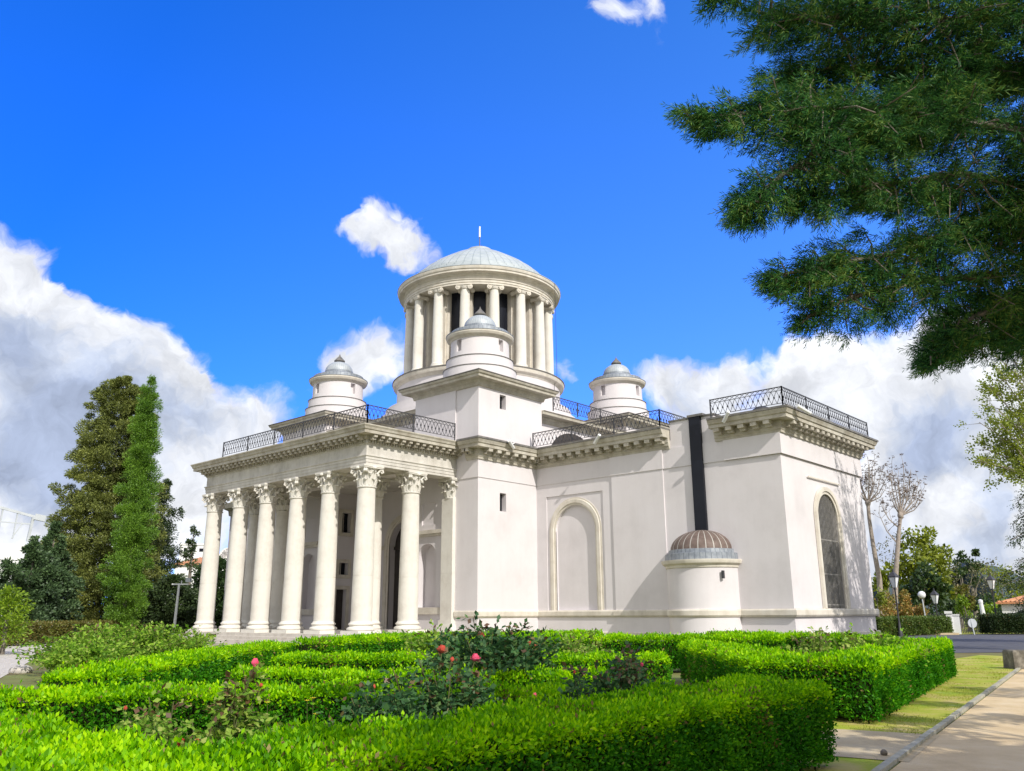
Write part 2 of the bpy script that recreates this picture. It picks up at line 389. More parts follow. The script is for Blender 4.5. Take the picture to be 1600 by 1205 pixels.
# ---- windows, blind arch
def fy(y0): return lambda x, z, d: (x, y0-d, z)
def fx(x0): return lambda y, z, d: (x0+d, y, z)
q = MB(); arch_ring(q, 12.15, 1.36, 5.95, 1.77, [(0, -.05), (0, .03), (.1, .03), (.12, .09), (.30, .09), (.33, .04), (.42, .04), (.42, -.05)], fy(-GW+.06)); part(q, 'blind_arch', M['trim'], smooth=None)
q = MB(); arch_ring(q, -.35, 1.15, 6.02, 1.77, [(0, -.05), (0, .02), (.12, .02), (.14, .08), (.34, .08), (.36, -.05)], fx(24.2)); part(q, 'window_surround', M['trim'])
wn = MB(); wn.extr(arch_poly(-.35, 1.15, 1.78, 6.02), lambda y, z: (23.86, y, z), lambda y, z: (23.9, y, z)); win = part(wn, 'arched_window', M['glass'])
g = MB()
for i in range(-7, 8):
    yy = i*.155; top = 6.02+math.sqrt(max(0, 1.15**2-yy*yy)); g.bar((24.12, -.35+yy, 1.8), (24.12, -.35+yy, top), .034, mi=0)
for zz in (1.95, 3.35, 4.95): g.bar((24.1, -1.5, zz), (24.1, .8, zz), .05, .06)
part(g, 'window_grille', M['grille'], win)
q = MB(); q.box(24.19, 24.235, -2.26, 1.57, 7.80, 7.86); part(q, 'drip_mould', M['trim'])

# ---- lunette walls under the drum
for k, (a, b) in enumerate((((8.9, -4.33), (8.9, 4.33)), ((-4.35, -8.9), (4.35, -8.9)))):
    w = MB()
    if k == 0: w.box(8.3, 8.9, -4.33, 4.33, 10.0, 12.6)
    else: w.box(-4.35, 4.35, -8.9, -8.3, 9.3, 12.6)
    part(w, 'attic_wall', M['plaster'])
    q = MB(); q.molding([a, b], [(0, 12.55), (.1, 12.58), (.14, 12.75), (.25, 12.8), (.25, 12.9), (.68, 12.92), (.7, 13.05), (.78, 13.12), (0, 13.14)]); part(q, 'attic_cornice', M['cornice'])
    q = MB(); ap = [(2.35*math.cos(math.pi*i/20), 10.5+1.85*math.sin(math.pi*i/20)) for i in range(21)]
    if k == 0: q.extr(ap, lambda y, z: (8.85, y-.7, z), lambda y, z: (8.93, y-.7, z))
    else: q.extr(ap, lambda x, z: (x, -8.93, z), lambda x, z: (x, -8.85, z))
    lu = part(q, 'lunette_window', M['wood'])
q = MB(); q.box(-8.3, 8.3, -8.3, 8.3, 12.6, 13.12); part(q, 'roof', M['roof'])

# ---- portico floor, steps, walls of the vestibule
q = MB(); q.box(-8.15, 8.15, -16.05, -9.6, 0, .70); q.box(-4.35, 4.35, -9.6, -6.4, 0, .70)
part(q, 'portico_floor', M['step'])
for i, h in enumerate((.53, .36, .19)):
    q = MB(); e = .38*(i+1); q.box(-8.15-e, 8.15+e, -16.05-e, -9.62, 0-.02*i, h); part(q, 'step', M['step'])
w = MB(); w.box(-4.35, 4.35, -6.4, -5.0, .7, 10.2); bw = part(w, 'vestibule_wall', M['plaster'])
c = MB(); c.extr(arch_poly(0, 1.5, .72, 5.75), lambda x, z: (x, -7, z), lambda x, z: (x, -5.9, z)); cut(bw, c)
q = MB(); arch_ring(q, 0, 1.5, 5.75, .7, [(0, -.05), (0, .06), (.14, .06), (.16, .12), (.42, .12), (.45, -.05)], fy(-6.4)); q.box(-2.6, -1.97, -6.5, -6.4, 5.55, 5.8); q.box(1.97, 2.6, -6.5, -6.4, 5.55, 5.8); part(q, 'door_surround', M['trim'])
d = MB(); d.extr(arch_poly(0, 1.5, .72, 5.75), lambda x, z: (x, -5.95, z), lambda x, z: (x, -5.86, z))
for s in (-1, 1):
    for z0, z1 in ((1.0, 2.0), (2.2, 3.9), (4.1, 5.4)): d.box(s*.78-.5, s*.78+.5, -6.0, -5.95, z0, z1)
d.box(-1.5, 1.5, -6.06, -5.95, 5.55, 5.75); d.box(-.05, .05, -6.03, -5.95, .75, 5.55)
for i in range(1, 8): a = math.pi*i/8; d.bar((0, -5.98, 5.75), (1.45*math.cos(a), -5.98, 5.75+1.45*math.sin(a)), .05)
part(d, 'great_door', M['wood'])
for nm, yy0, yy1, z0, z1 in (('side_door', -8.3, -7.5, .7, 3.15), ('vestibule_window', -8.15, -7.45, 4.05, 4.8), ('vestibule_window', -8.1, -7.4, 6.7, 7.98)):
    g = MB(); g.box(-4.74, -4.66, yy0-.02, yy1+.02, z0, z1); o = part(g, nm, M['wood'] if nm == 'side_door' else M['glass'])
    f = MB(); b = .22
    f.box(-4.35, -4.27, yy0-b, yy0, z0 if z0 < 1 else z0-b, z1+b); f.box(-4.35, -4.27, yy1, yy1+b, z0 if z0 < 1 else z0-b, z1+b)
    f.box(-4.35, -4.27, yy0, yy1, z1, z1+b)
    if z0 > 1: f.box(-4.35, -4.27, yy0, yy1, z0-b, z0)
    if nm != 'side_door': f.box(-4.7, -4.62, (yy0+yy1)/2-.02, (yy0+yy1)/2+.02, z0, z1)
    part(f, 'frame', M['trim'], o)
q = MB()
q.box(-6.93, 6.93, -14.83, -6.4, 9.2, 9.32)
for yy in (-12.4,): q.box(-6.93, 6.93, yy-.4, yy+.4, 8.72, 9.2)
for xx in (-4.37, 4.37): q.box(xx-.4, xx+.4, -14.83, -12.8, 8.72, 9.2); q.box(xx-.4, xx+.4, -12.0, -9.6, 8.72, 9.2)
part(q, 'portico_ceiling', M['entab'])
q = MB(); q.box(-7.6, 7.6, -15.5, -9.0, 9.95, 10.5); part(q, 'roof', M['roof'])

# ---- entablature and cornice of the portico
pp = [(-7.83, -9.6), (-7.83, -15.73), (7.83, -15.73), (7.83, -9.6)]
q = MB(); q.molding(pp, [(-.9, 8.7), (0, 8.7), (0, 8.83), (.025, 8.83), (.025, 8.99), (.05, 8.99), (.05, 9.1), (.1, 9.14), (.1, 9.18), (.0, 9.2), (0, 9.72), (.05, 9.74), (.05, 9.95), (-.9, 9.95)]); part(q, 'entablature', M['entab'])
q = MB(); q.molding(pp, [(-.3, 9.952), (.12, 9.952), (.18, 9.98), (.2, 10.14), (.63, 10.14), (.63, 10.29), (.68, 10.32), (.71, 10.42), (.77, 10.5), (.77, 10.55), (-.3, 10.57)])
for a, b in zip(pp, pp[1:]): modillions(q, a, b, .46, 10.0, 10.13, .2, .2, .56, ends=.12)
def dentils(mb, a, b, step, w, r0, r1, z0, z1):
    a = np.array(a, float); b = np.array(b, float); L = np.linalg.norm(b-a); d = (b-a)/L; nn = np.array([d[1], -d[0]]); n = int(L/step)
    for i in range(n):
        c = a+d*(i+.5)*L/n+nn*(r0+r1)/2; mb.obox((c[0], c[1], (z0+z1)/2), (*(nn*(r1-r0)/2), 0), (*(d*w/2), 0), (0, 0, (z1-z0)/2))
for a, b in zip(pp, pp[1:]): dentils(q, a, b, .17, .1, .05, .15, 9.79, 9.93)
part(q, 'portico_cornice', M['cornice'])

# ---- Corinthian columns
def capital_mesh():
    m = MB(); R0, Hc = .43, 1.08
    m.lathe([(R0, 0), (R0+.05, .0), (R0+.06, .05), (R0, .08), (.41, .1), (.40, .5), (.46, .8), (.52, .93)], 24)
    def leaf(a, z0, z1, w, r0, out):
        ca, sa = math.cos(a), math.sin(a); H = z1-z0
        prof = [(r0, 0, .8), (r0+.03, H*.4, 1), (r0+.06, H*.75, .9), (r0+out*.6, H, .75), (r0+out, H*.93, .5), (r0+out*1.05, H*.76, .2)]
        vs = []; fs = []
        for r, z, ww in prof:
            for s, dr in ((-1, -.035), (0, .03), (1, -.035)):
                vs.append((ca*(r+dr)-sa*s*ww*w/2, sa*(r+dr)+ca*s*ww*w/2, z0+z))
        k = len(prof)
        for i in range(k-1):
            for j in range(2): fs.append((i*3+j, i*3+j+1, i*3+j+4, i*3+j+3))
        n0 = len(vs)
        for r, z, ww in prof:
            for s, dr in ((-1, -.075), (0, -.03), (1, -.075)):
                vs.append((ca*(r+dr)-sa*s*ww*w/2, sa*(r+dr)+ca*s*ww*w/2, z0+z))
        for i in range(k-1):
            for j in range(2): fs.append((n0+i*3+j+3, n0+i*3+j+4, n0+i*3+j+1, n0+i*3+j))
            fs.append((i*3, i*3+3, n0+i*3+3, n0+i*3)); fs.append((i*3+2, n0+i*3+2, n0+i*3+5, i*3+5))
        fs.append(((k-1)*3, (k-1)*3+1, (k-1)*3+2, n0+(k-1)*3+2, n0+(k-1)*3+1, n0+(k-1)*3))
        m.add(vs, fs)
    for i in range(8):
        leaf(i*math.pi/4, .08, .42, .30, .43, .20); leaf((i+.5)*math.pi/4, .10, .70, .26, .43, .22)
    for i in range(4):
        a = math.pi/4+i*math.pi/2; ca, sa = math.cos(a), math.sin(a)
        for sgn in (-1, 1):
            m.tube([(ca*.42-sa*sgn*.2, sa*.42+ca*sgn*.2, .5), (ca*.52-sa*sgn*.12, sa*.52+ca*sgn*.12, .72), (ca*.66-sa*sgn*.05, sa*.66+ca*sgn*.05, .88), (ca*.76-sa*sgn*.04, sa*.76+ca*sgn*.04, .86), (ca*.79-sa*sgn*.04, sa*.79+ca*sgn*.04, .76), (ca*.72-sa*sgn*.04, sa*.72+ca*sgn*.04, .72), (ca*.68-sa*sgn*.04, sa*.68+ca*sgn*.04, .79)], [.03, .045, .055, .055, .055, .05, .03], 6)
        b = i*math.pi/2
        m.lathe([(.02, -.09), (.1, -.05), (.11, 0), (.08, .06), (.02, .09)], 8, (math.cos(b)*.58, math.sin(b)*.58, .96))
        for sgn in (-1, 1):
            cb, sb = math.cos(b), math.sin(b)
            m.tube([(cb*.44-sb*sgn*.2, sb*.44+cb*sgn*.2, .5), (cb*.5-sb*sgn*.14, sb*.5+cb*sgn*.14, .7), (cb*.55-sb*sgn*.06, sb*.55+cb*sgn*.06, .82), (cb*.56-sb*sgn*.1, sb*.56+cb*sgn*.1, .76)], [.03, .035, .04, .03], 5)
    ab = []
    for i in range(4):
        a = math.pi/4+i*math.pi/2
        for da in (-.07, .07): ab.append((.80*math.cos(a+da), .80*math.sin(a+da)))
        for t in (.25, .5, .75):
            an_ = a+math.pi/2*t; ab.append((.57*math.cos(an_)/1 if t == .5 else .625*math.cos(an_), .57*math.sin(an_) if t == .5 else .625*math.sin(an_)))
    m.prism(ab, .93, .985); m.prism([(x*1.04, y*1.04) for x, y in ab], .985, Hc)
    return m.mesh('capital', M['stone'], 40)
def base_mesh():
    m = MB(); m.box(-.68, .68, -.68, .68, 0, .17)
    m.lathe([(.62, .17), (.67, .2), (.68, .25), (.66, .30), (.60, .33), (.56, .35), (.55, .40), (.58, .42), (.61, .45), (.60, .49), (.55, .52), (.53, .56), (.50, .60)], 32)
    return m.mesh('column_base', M['stone'], 40)
def shaft_mesh():
    m = MB(); pr = []
    for i in range(13):
        t = i/12; z = .56+t*(6.92-.56); r = .50-.07*t**1.7; pr.append((r, z))
        if i == 4: pr += [(r-.012, z+.005), (r-.012, z+.022), (r-.002, z+.027)]
    m.lathe(pr, 40); return m.mesh('column', M['stone'], 40)
capm, basem, shm = capital_mesh(), base_mesh(), shaft_mesh()
spots = [(x, -15.28) for x in (-7.38, -4.37, -1.5, 1.5, 4.37, 7.38)]+[(x, -12.4) for x in (-7.38, -4.37, 4.37, 7.38)]
for x, y in spots:
    c = link('column', shm, B, (x, y, .7)); link('capital', capm, c, (0, 0, 6.92)); link('column_base', basem, c)
for sx in (1, -1):
    m = MB(); m.box(-.43, .43, -.43, .43, .6, 2.97); m.box(-.42, .42, -.42, .42, 2.97, 2.995); m.box(-.43, .43, -.43, .43, 2.995, 6.92); m.box(-.5, .5, -.5, .5, .35, .6); m.box(-.56, .56, -.56, .56, 0, .35)
    p = part(m, 'pilaster', M['stone'], loc=(sx*7.38, -9.39, .7)); link('capital', capm, p, (0, 0, 6.92))

# ---- round corner turrets
def turret_parts():
    out = {}
    m = MB(); m.lathe([(2.14, 14.3), (2.14, 15.22), (2.0, 15.26), (1.98, 15.8), (1.76, 15.84), (1.74, 16.2), (1.72, 17.2)], 48); out['t'] = m
    return out
def turret(cx, cy):
    m = MB(); m.lathe([(2.16, 0), (2.16, .98), (2.0, 1.02), (1.98, 1.62), (1.77, 1.66), (1.74, 2.05), (1.72, 3.0)], 48)
    t = part(m, 'turret', M['plaster'], loc=(cx, cy, 14.3), smooth=30)
    for k in range(4):
        a = k*math.pi/2; c = MB(); ca, sa = math.cos(a), math.sin(a)
        c.obox((cx+ca*1.75, cy+sa*1.75, 14.3+2.36), (ca*.3, sa*.3, 0), (-sa*.19, ca*.19, 0), (0, 0, .36))
        cut(t, c)
    r = MB(); r.lathe([(2.165, .955), (2.19, .955), (2.19, 1.0), (2.0, 1.035), (1.99, 1.02)], 48, cap=False); r.lathe([(1.985, 1.605), (2.02, 1.605), (2.02, 1.64), (1.78, 1.675)], 48, cap=False); part(r, 'ledge', M['flash'], t)
    r = MB(); r.lathe([(1.6, 2.76), (1.75, 2.78), (1.82, 2.87), (1.95, 2.92), (2.02, 3.04), (2.02, 3.13), (1.2, 3.15)], 48); part(r, 'turret_cornice', M['trim'], t, 30)
    r = MB(); r.lathe([(2.045, 3.132), (2.045, 3.17), (1.78, 3.18), (1.74, 3.44), (1.12, 3.66), (1.02, 3.68), (1.0, 3.84), (.9, 3.86)], 48); part(r, 'upstand', M['leadband'], t, 25)
    r = MB(); r.lathe([(.97*math.cos(i*math.pi/22), 3.85+.76*math.sin(i*math.pi/22)) for i in range(10)]+[(.22, 4.60)], 40); part(r, 'dome', M['lead'], t, 40)
    r = MB(); r.lathe([(.2, 4.58), (.37, 4.64), (.38, 4.70), (.2, 4.9), (.06, 5.06), (.03, 5.16), (.0, 5.24)], 24); part(r, 'finial', M['flash'], t, 40)
    return t
for sx, sy in ((1, -1), (-1, -1), (1, 1), (-1, 1)): turret(sx*7.0, sy*7.0)

# ---- drum with its Ionic colonnade and dome
m = MB(); m.lathe([(7.35, 13.1), (7.35, 13.75), (6.95, 13.8), (6.95, 14.4), (6.5, 14.45), (6.5, 15.05), (5.9, 15.2), (5.75, 15.3), (5.75, 16.65), (5.8, 16.7), (4.0, 16.8)], 96); dr = part(m, 'drum', M['plaster'], smooth=30)
m = MB(); m.lathe([(5.7, 16.6), (5.78, 16.62), (5.86, 16.75), (6.0, 16.82), (6.06, 16.98), (6.06, 17.1), (4.0, 17.18)], 96); m.lathe([(5.5, 17.15), (5.5, 17.3), (4.0, 17.32)], 96, cap=False); part(m, 'drum_ledge', M['trim'], dr, 30)
m = MB(); m.lathe([(6.07, 17.06), (6.1, 17.06), (6.1, 17.13), (5.4, 17.2)], 96, cap=False); part(m, 'ledge_flashing', M['flash'], dr)
m = MB(); m.lathe([(4.0, 17.3), (4.0, 22.9)], 64, cap=False); part(m, 'drum_glazing', M['glass'], dr)
DA = [math.pi/16+i*math.pi/8 for i in range(16)]
for a in DA:
    ca, sa = math.cos(a), math.sin(a); m = MB()
    m.obox((ca*4.12, sa*4.12, 20.1), (ca*.3, sa*.3, 0), (-sa*.36, ca*.36, 0), (0, 0, 2.8)); m.obox((ca*4.2, sa*4.2, 20.1), (ca*.3, sa*.3, 0), (-sa*.24, ca*.24, 0), (0, 0, 2.79)); part(m, 'drum_pier', M['trim'], dr)
def ionic():
    m = MB(); m.box(-.46, .46, -.46, .46, 5.44, 5.52)
    m.lathe([(.31, 5.2), (.36, 5.22), (.42, 5.34), (.42, 5.44)], 20)
    for s in (-1, 1):
        for f in (-1, 1):
            m.tube([(f*.30, s*.42, 5.31), (f*.42, s*.42, 5.31)], [.17, .17], 14); m.tube([(f*.42, s*.42, 5.31), (f*.45, s*.42, 5.31)], [.09, .07], 10)
        m.tube([(-.3, s*.42, 5.31), (0, s*.4, 5.31), (.3, s*.42, 5.31)], [.15, .09, .15], 12)
    m.box(-.40, .40, -.42, .42, 5.34, 5.44)
    return m.mesh('capital', M['trim'], 40)
def ionic_shaft():
    m = MB(); m.lathe([(.46, 0), (.46, .08), (.44, .10), (.44, .2), (.39, .24), (.37, .3), (.365, 1.8), (.34, 3.6), (.31, 5.2)], 28); return m.mesh('drum_column', M['stone'], 40)
icm, ism = ionic(), ionic_shaft()
for a in DA:
    c = link('drum_column', ism, B, (5.0*math.cos(a), 5.0*math.sin(a), 17.35), a); link('capital', icm, c)
m = MB(); m.lathe([(3.6, 22.85), (4.6, 22.84), (5.38, 22.84), (5.38, 22.98), (5.42, 22.98), (5.42, 23.12), (5.48, 23.16), (5.48, 23.2), (5.36, 23.24), (5.36, 23.46), (5.44, 23.5), (5.5, 23.58), (5.82, 23.62), (5.82, 23.74), (5.88, 23.78), (5.93, 23.92), (5.93, 23.97), (4.5, 24.05)], 96); part(m, 'drum_entablature', M['trim'], dr, 30)
m = MB(); m.lathe([(5.95, 23.975), (5.95, 24.02), (5.62, 24.08), (5.60, 24.24), (5.30, 24.34), (5.27, 24.52), (5.0, 24.62), (4.97, 24.76)], 96, cap=False); m.lathe([(4.97, 24.76), (4.75, 24.98), (4.72, 25.04), (4.3, 25.4), (4.27, 25.46), (3.7, 25.88), (3.67, 25.93), (3.0, 26.36), (2.2, 26.85), (1.5, 27.22), (.95, 27.48), (.93, 27.62), (.75, 27.68), (0.01, 27.78)], 96, cap=False); part(m, 'dome', M['domelead'], dr, 22)
m = MB(); m.tube([(0, 0, 27.7), (0, 0, 28.75)], .035, 8, 0); m.tube([(0, 0, 28.75), (0, 0, 29.62)], [.07, .06], 8, 1); m.bar((-.25, 0, 28.0), (.25, 0, 28.0), .03); part(m, 'lightning_rod', [M['copper'], M['white']], dr)
m = MB(); a = rad(-45+62); m.tube([(5.97*math.cos(a), 5.97*math.sin(a), 24.0), (6.0*math.cos(a), 6.0*math.sin(a), 17.1), (5.8*math.cos(a), 5.8*math.sin(a), 16.6), (5.8*math.cos(a), 5.8*math.sin(a), 15.3)], .015, 5); part(m, 'earth_cable', M['iron'], dr)

# ---- terrace railings
def railing(pts, z=10.62, h=.86, post=2.75, ends=(True, True)):
    m = MB(); z1 = z+h
    for (ax, ay), (bx, by) in zip(pts, pts[1:]):
        a = np.array([ax, ay, 0.]); b = np.array([bx, by, 0.]); L = np.linalg.norm(b-a); d = (b-a)/L
        for zz, w in ((z1, .042), (z1-.17, .02), (z+.1, .025)): m.bar(a+(0, 0, zz), b+(0, 0, zz), w, w)
        n = max(1, round(L/post))
        for i in range(n+1): p = a+d*L*i/n; m.bar(p+(0, 0, z-.05), p+(0, 0, z1+.03), .05, .05, up=d)
        k = max(1, round(L/.26)); s = L/k
        for i in range(k):
            p = a+d*s*i; q2 = a+d*s*(i+1); o = np.array([d[1], -d[0], 0])*.012
            m.bar(p+o+(0, 0, z+.1), q2+o+(0, 0, z1-.17), .018, .018); m.bar(q2-o+(0, 0, z+.1), p-o+(0, 0, z1-.17), .018, .018)
            m.bar(p+o+(0, 0, z1-.17), q2+o+(0, 0, z1), .016, .016); m.bar(q2-o+(0, 0, z1-.17), p-o+(0, 0, z1), .016, .016)
            mid = (p+q2)/2+np.array([0, 0, (z+.1+z1-.17)/2]); m.obox(mid, d*.032, np.array([d[1], -d[0], 0])*.03, (0, 0, .032))
    return part(m, 'railing', M['iron'])
railing([(-5.3, -16.2), (8.4, -16.2), (8.4, -10.3)], z=10.66)
railing([(9.75, -5.45), (18.2, -5.45), (18.2, 5)], z=10.66)
railing([(21.08, -5.45), (24.72, -5.45), (24.72, 4.95)], z=10.66)
railing([(9.72, -3.55), (9.72, 3.5)], z=13.24)
railing([(-21, -5.45), (-10, -5.45)], z=10.66)
# ---- floodlights on the eaves, vent on the terrace
for p, dr_ in (((14.6, -5.9, 10.45), (0.25, -.1, .18)), ((22.1, -5.9, 10.45), (.2, -.1, .2)), ((9.95, -5.4, 10.3), (.1, -.25, -.15)), ((10.4, -8.0, 10.45), (-.1, .3, -.15)), ((25.3, -4.6, 10.5), (.1, .45, -.12))):
    m = MB(); a = np.array(p)-np.array(dr_); b = np.array(p)+np.array(dr_); m.tube([a, b], .085, 10); m.tube([np.array(p), np.array(p)+(0, .25 if p[1] < -5 else 0, .1)], .03, 6); part(m, 'floodlight', M['white'])
m = MB(); m.lathe([(.5, 0), (.5, .35), (.42, .5), (.25, .6), (.05, .64)], 16); part(m, 'roof_vent', M['iron'], loc=(23.0, -4.0, 10.5), smooth=40)
# ================================================================== SKY AND LIGHT
SUN_AZ, SUN_EL = 17.0, 36.5          # azimuth from +X toward -Y
sv = np.array([math.cos(rad(SUN_EL))*math.cos(rad(SUN_AZ)), -math.cos(rad(SUN_EL))*math.sin(rad(SUN_AZ)), math.sin(rad(SUN_EL))])
sl = bpy.data.lights.new('sun', 'SUN'); sl.energy = SUNE; sl.angle = rad(.5); sl.color = (1, .95, .87)
so = bpy.data.objects.new('sun', sl); COL.objects.link(so); so.rotation_euler = Vector(sv).to_track_quat('Z', 'Y').to_euler()
so.location = (40, -10, 60)
W = bpy.data.worlds.new('World'); S.world = W; W.use_nodes = True
nt = W.node_tree; nt.nodes.clear(); L = nt.links.new
out = nd(nt, 'ShaderNodeOutputWorld'); bg = nd(nt, 'ShaderNodeBackground'); L(bg.outputs[0], out.inputs[0])
bg.inputs[1].default_value = BGS
sky = nd(nt, 'ShaderNodeTexSky', sky_type='NISHITA'); sky.sun_disc = False
sky.sun_elevation = rad(SUN_EL); sky.sun_rotation = rad(90+SUN_AZ)
sky.air_density = 1.0; sky.dust_density = .3; sky.ozone_density = 2.5
tint = nd(nt, 'ShaderNodeMix', data_type='RGBA', blend_type='MULTIPLY'); tint.inputs[0].default_value = 1
L(sky.outputs[0], tint.inputs[6])
tc = nd(nt, 'ShaderNodeTexCoord'); DIR = tc.outputs['Generated']
def vmath(op, a, b=None, **k):
    n = nd(nt, 'ShaderNodeVectorMath', operation=op)
    for i, q in enumerate((a, b)):
        if q is None: continue
        if hasattr(q, 'is_linked'): L(q, n.inputs[i])
        else: n.inputs[i].default_value = q
    return n
def fmath(op, *a):
    n = nd(nt, 'ShaderNodeMath', operation=op)
    for i, q in enumerate(a):
        if hasattr(q, 'is_linked'): L(q, n.inputs[i])
        else: n.inputs[i].default_value = q
    return n.outputs[0]
# deeper blue high in the west, paler towards the north-east horizon
_g = vmath('DOT_PRODUCT', DIR, (.62, .56, -.55)).outputs['Value']
_m = nd(nt, 'ShaderNodeMapRange'); L(_g, _m.inputs[0]); _m.inputs[1].default_value = -.62; _m.inputs[2].default_value = .42
_t = nd(nt, 'ShaderNodeMix', data_type='RGBA'); L(_m.outputs[0], _t.inputs[0]); _t.inputs[6].default_value = (*SKYA, 1); _t.inputs[7].default_value = (*SKYB, 1)
_z = nd(nt, 'ShaderNodeSeparateXYZ'); L(DIR, _z.inputs[0]); _zm = nd(nt, 'ShaderNodeMapRange'); L(_z.outputs[2], _zm.inputs[0]); _zm.inputs[1].default_value = .62; _zm.inputs[2].default_value = .18
_t2 = nd(nt, 'ShaderNodeMix', data_type='RGBA', blend_type='MULTIPLY'); L(_zm.outputs[0], _t2.inputs[0]); L(_t.outputs[2], _t2.inputs[6]); _t2.inputs[7].default_value = (.8, .66, .95, 1)
L(_t2.outputs[2], tint.inputs[7])
def noise(vec, scale, detail=6, rough=.6, lac=2.0):
    n = nd(nt, 'ShaderNodeTexNoise', i_Scale=scale, i_Detail=detail, i_Roughness=rough, i_Lacunarity=lac); L(vec, n.inputs['Vector']); return n
def warp(vec, scale, amt):
    c = vmath('SUBTRACT', noise(vec, scale, 4).outputs['Color'], (.5, .5, .5)); s = nd(nt, 'ShaderNodeVectorMath', operation='SCALE'); L(c.outputs[0], s.inputs[0]); s.inputs['Scale'].default_value = amt
    return vmath('ADD', vec, s.outputs[0]).outputs[0]
WD = warp(warp(warp(DIR, 7, .10), 24, .035), 70, .012)
def sky_dir(px, py):
    v = FW + RT*(px-800)/FPX - UP*(py-602.5)/FPX; return tuple(v/np.linalg.norm(v))
def blobs(lst, vec):
    tot = None
    for px, py, r, w in lst:
        d = vmath('DISTANCE', vec, sky_dir(px, py)).outputs['Value']
        m = nd(nt, 'ShaderNodeMapRange', interpolation_type='SMOOTHSTEP'); L(d, m.inputs[0])
        m.inputs[1].default_value = 0.0; m.inputs[2].default_value = r/FPX; m.inputs[3].default_value = w; m.inputs[4].default_value = 0
        tot = m.outputs[0] if tot is None else fmath('ADD', tot, m.outputs[0])
    return tot
CL = [(20, 440, 110, 1), (75, 470, 60, .9), (0, 560, 190, 1.3), (110, 545, 110, 1), (200, 545, 95, 1), (270, 575, 75, 1), (315, 600, 50, .8), (120, 660, 190, 1.1), (230, 690, 150, 1.1), (330, 700, 110, .8),
      (290, 790, 160, 1.1), (60, 820, 220, 1.2), (420, 680, 60, .9), (440, 640, 70, .4), (380, 620, 70, .3),
      (600, 368, 72, .95), (560, 388, 50, .8), (645, 385, 60, .9), (690, 405, 40, .35), (615, 420, 40, .3), (460, 412, 30, .3),
      (560, 560, 75, .7), (620, 560, 80, .65), (540, 600, 60, .6), (890, 590, 50, .6),
      (1040, 595, 90, .62), (1110, 590, 90, .66), (1180, 580, 80, .66), (1270, 560, 80, 1.0), (1330, 590, 110, 1), (1430, 590, 120, 1), (1540, 590, 140, 1), (1230, 640, 130, .9), (1100, 650, 110, .5),
      (1450, 690, 170, .9), (1580, 720, 170, 1), (1400, 780, 120, .9), (1520, 800, 110, .9), (1570, 830, 90, .9), (1500, 880, 150, 1), (1350, 860, 150, .9), (1640, 600, 150, 1),
      (940, 8, 55, .9), (1040, 50, 35, .4), (1015, -20, 60, .7),
      (-200, 600, 260, 1.1), (-420, 760, 300, 1.1), (1900, 620, 300, 1), (2200, 500, 300, .8), (700, -420, 240, .8), (300, -700, 260, .8), (1600, -500, 260, .8)]
DK = [(30, 530, 70, .55), (90, 585, 130, .55), (200, 610, 110, .55), (60, 720, 150, .75), (180, 690, 120, .5), (120, 780, 120, .5), (310, 660, 90, .4), (1430, 700, 90, .7), (1500, 680, 90, .55), (1400, 830, 80, .5), (1580, 770, 70, .6), (1530, 850, 70, .55), (1240, 620, 110, .3), (1080, 640, 90, .35), (560, 590, 60, .25), (420, 650, 90, .4)]
nz = noise(WD, 9, 9, .62).outputs['Fac']
dens = fmath('ADD', blobs(CL, WD), fmath('MULTIPLY', fmath('SUBTRACT', nz, .5), 1.5))
# unseen bright cloud added behind the camera, for neutral fill light
_b = vmath('DOT_PRODUCT', DIR, tuple(FW)).outputs['Value']; _bm = nd(nt, 'ShaderNodeMapRange'); L(_b, _bm.inputs[0])
_bm.inputs[1].default_value = .68; _bm.inputs[2].default_value = .30; _bm.inputs[3].default_value = 0; _bm.inputs[4].default_value = BACKFILL
dens = fmath('ADD', dens, _bm.outputs[0])
mk = nd(nt, 'ShaderNodeMapRange', interpolation_type='SMOOTHSTEP'); L(dens, mk.inputs[0]); mk.inputs[1].default_value = .30; mk.inputs[2].default_value = .90
dk = fmath('ADD', blobs(DK, WD), fmath('MULTIPLY', fmath('SUBTRACT', noise(WD, 13, 7, .6).outputs['Fac'], .46), 1.5))
cr = ramp(nt, dk, [(.0, (.96, .985, 1.04)), (.28, (.80, .83, .90)), (.55, (.60, .67, .82)), (.9, (.45, .53, .72))])
# billows: the side of each puff that faces the sun is brighter
_n1 = noise(WD, 15, 7, .55).outputs['Fac']; _n2 = noise(vmath('ADD', WD, tuple(sv*.022)).outputs[0], 15, 7, .55).outputs['Fac']
_sh = fmath('MULTIPLY_ADD', fmath('SUBTRACT', _n1, _n2), 1.0, 1.04)
_sh = fmath('MULTIPLY', fmath('MINIMUM', fmath('MAXIMUM', _sh, .86), 1.22), CLOUDK)
cs = nd(nt, 'ShaderNodeVectorMath', operation='SCALE'); L(cr, cs.inputs[0]); L(_sh, cs.inputs['Scale'])
mx = nd(nt, 'ShaderNodeMix', data_type='RGBA'); L(mk.outputs[0], mx.inputs[0]); L(tint.outputs[2], mx.inputs[6]); L(cs.outputs[0], mx.inputs[7])
L(mx.outputs[2], bg.inputs[0])
S.view_settings.view_transform = 'Standard'; S.view_settings.look = 'None'; S.view_settings.exposure = EXPO; S.view_settings.gamma = 1
S.cycles.max_bounces = 7; S.cycles.diffuse_bounces = 4; S.cycles.transmission_bounces = 6; S.cycles.transparent_max_bounces = 6

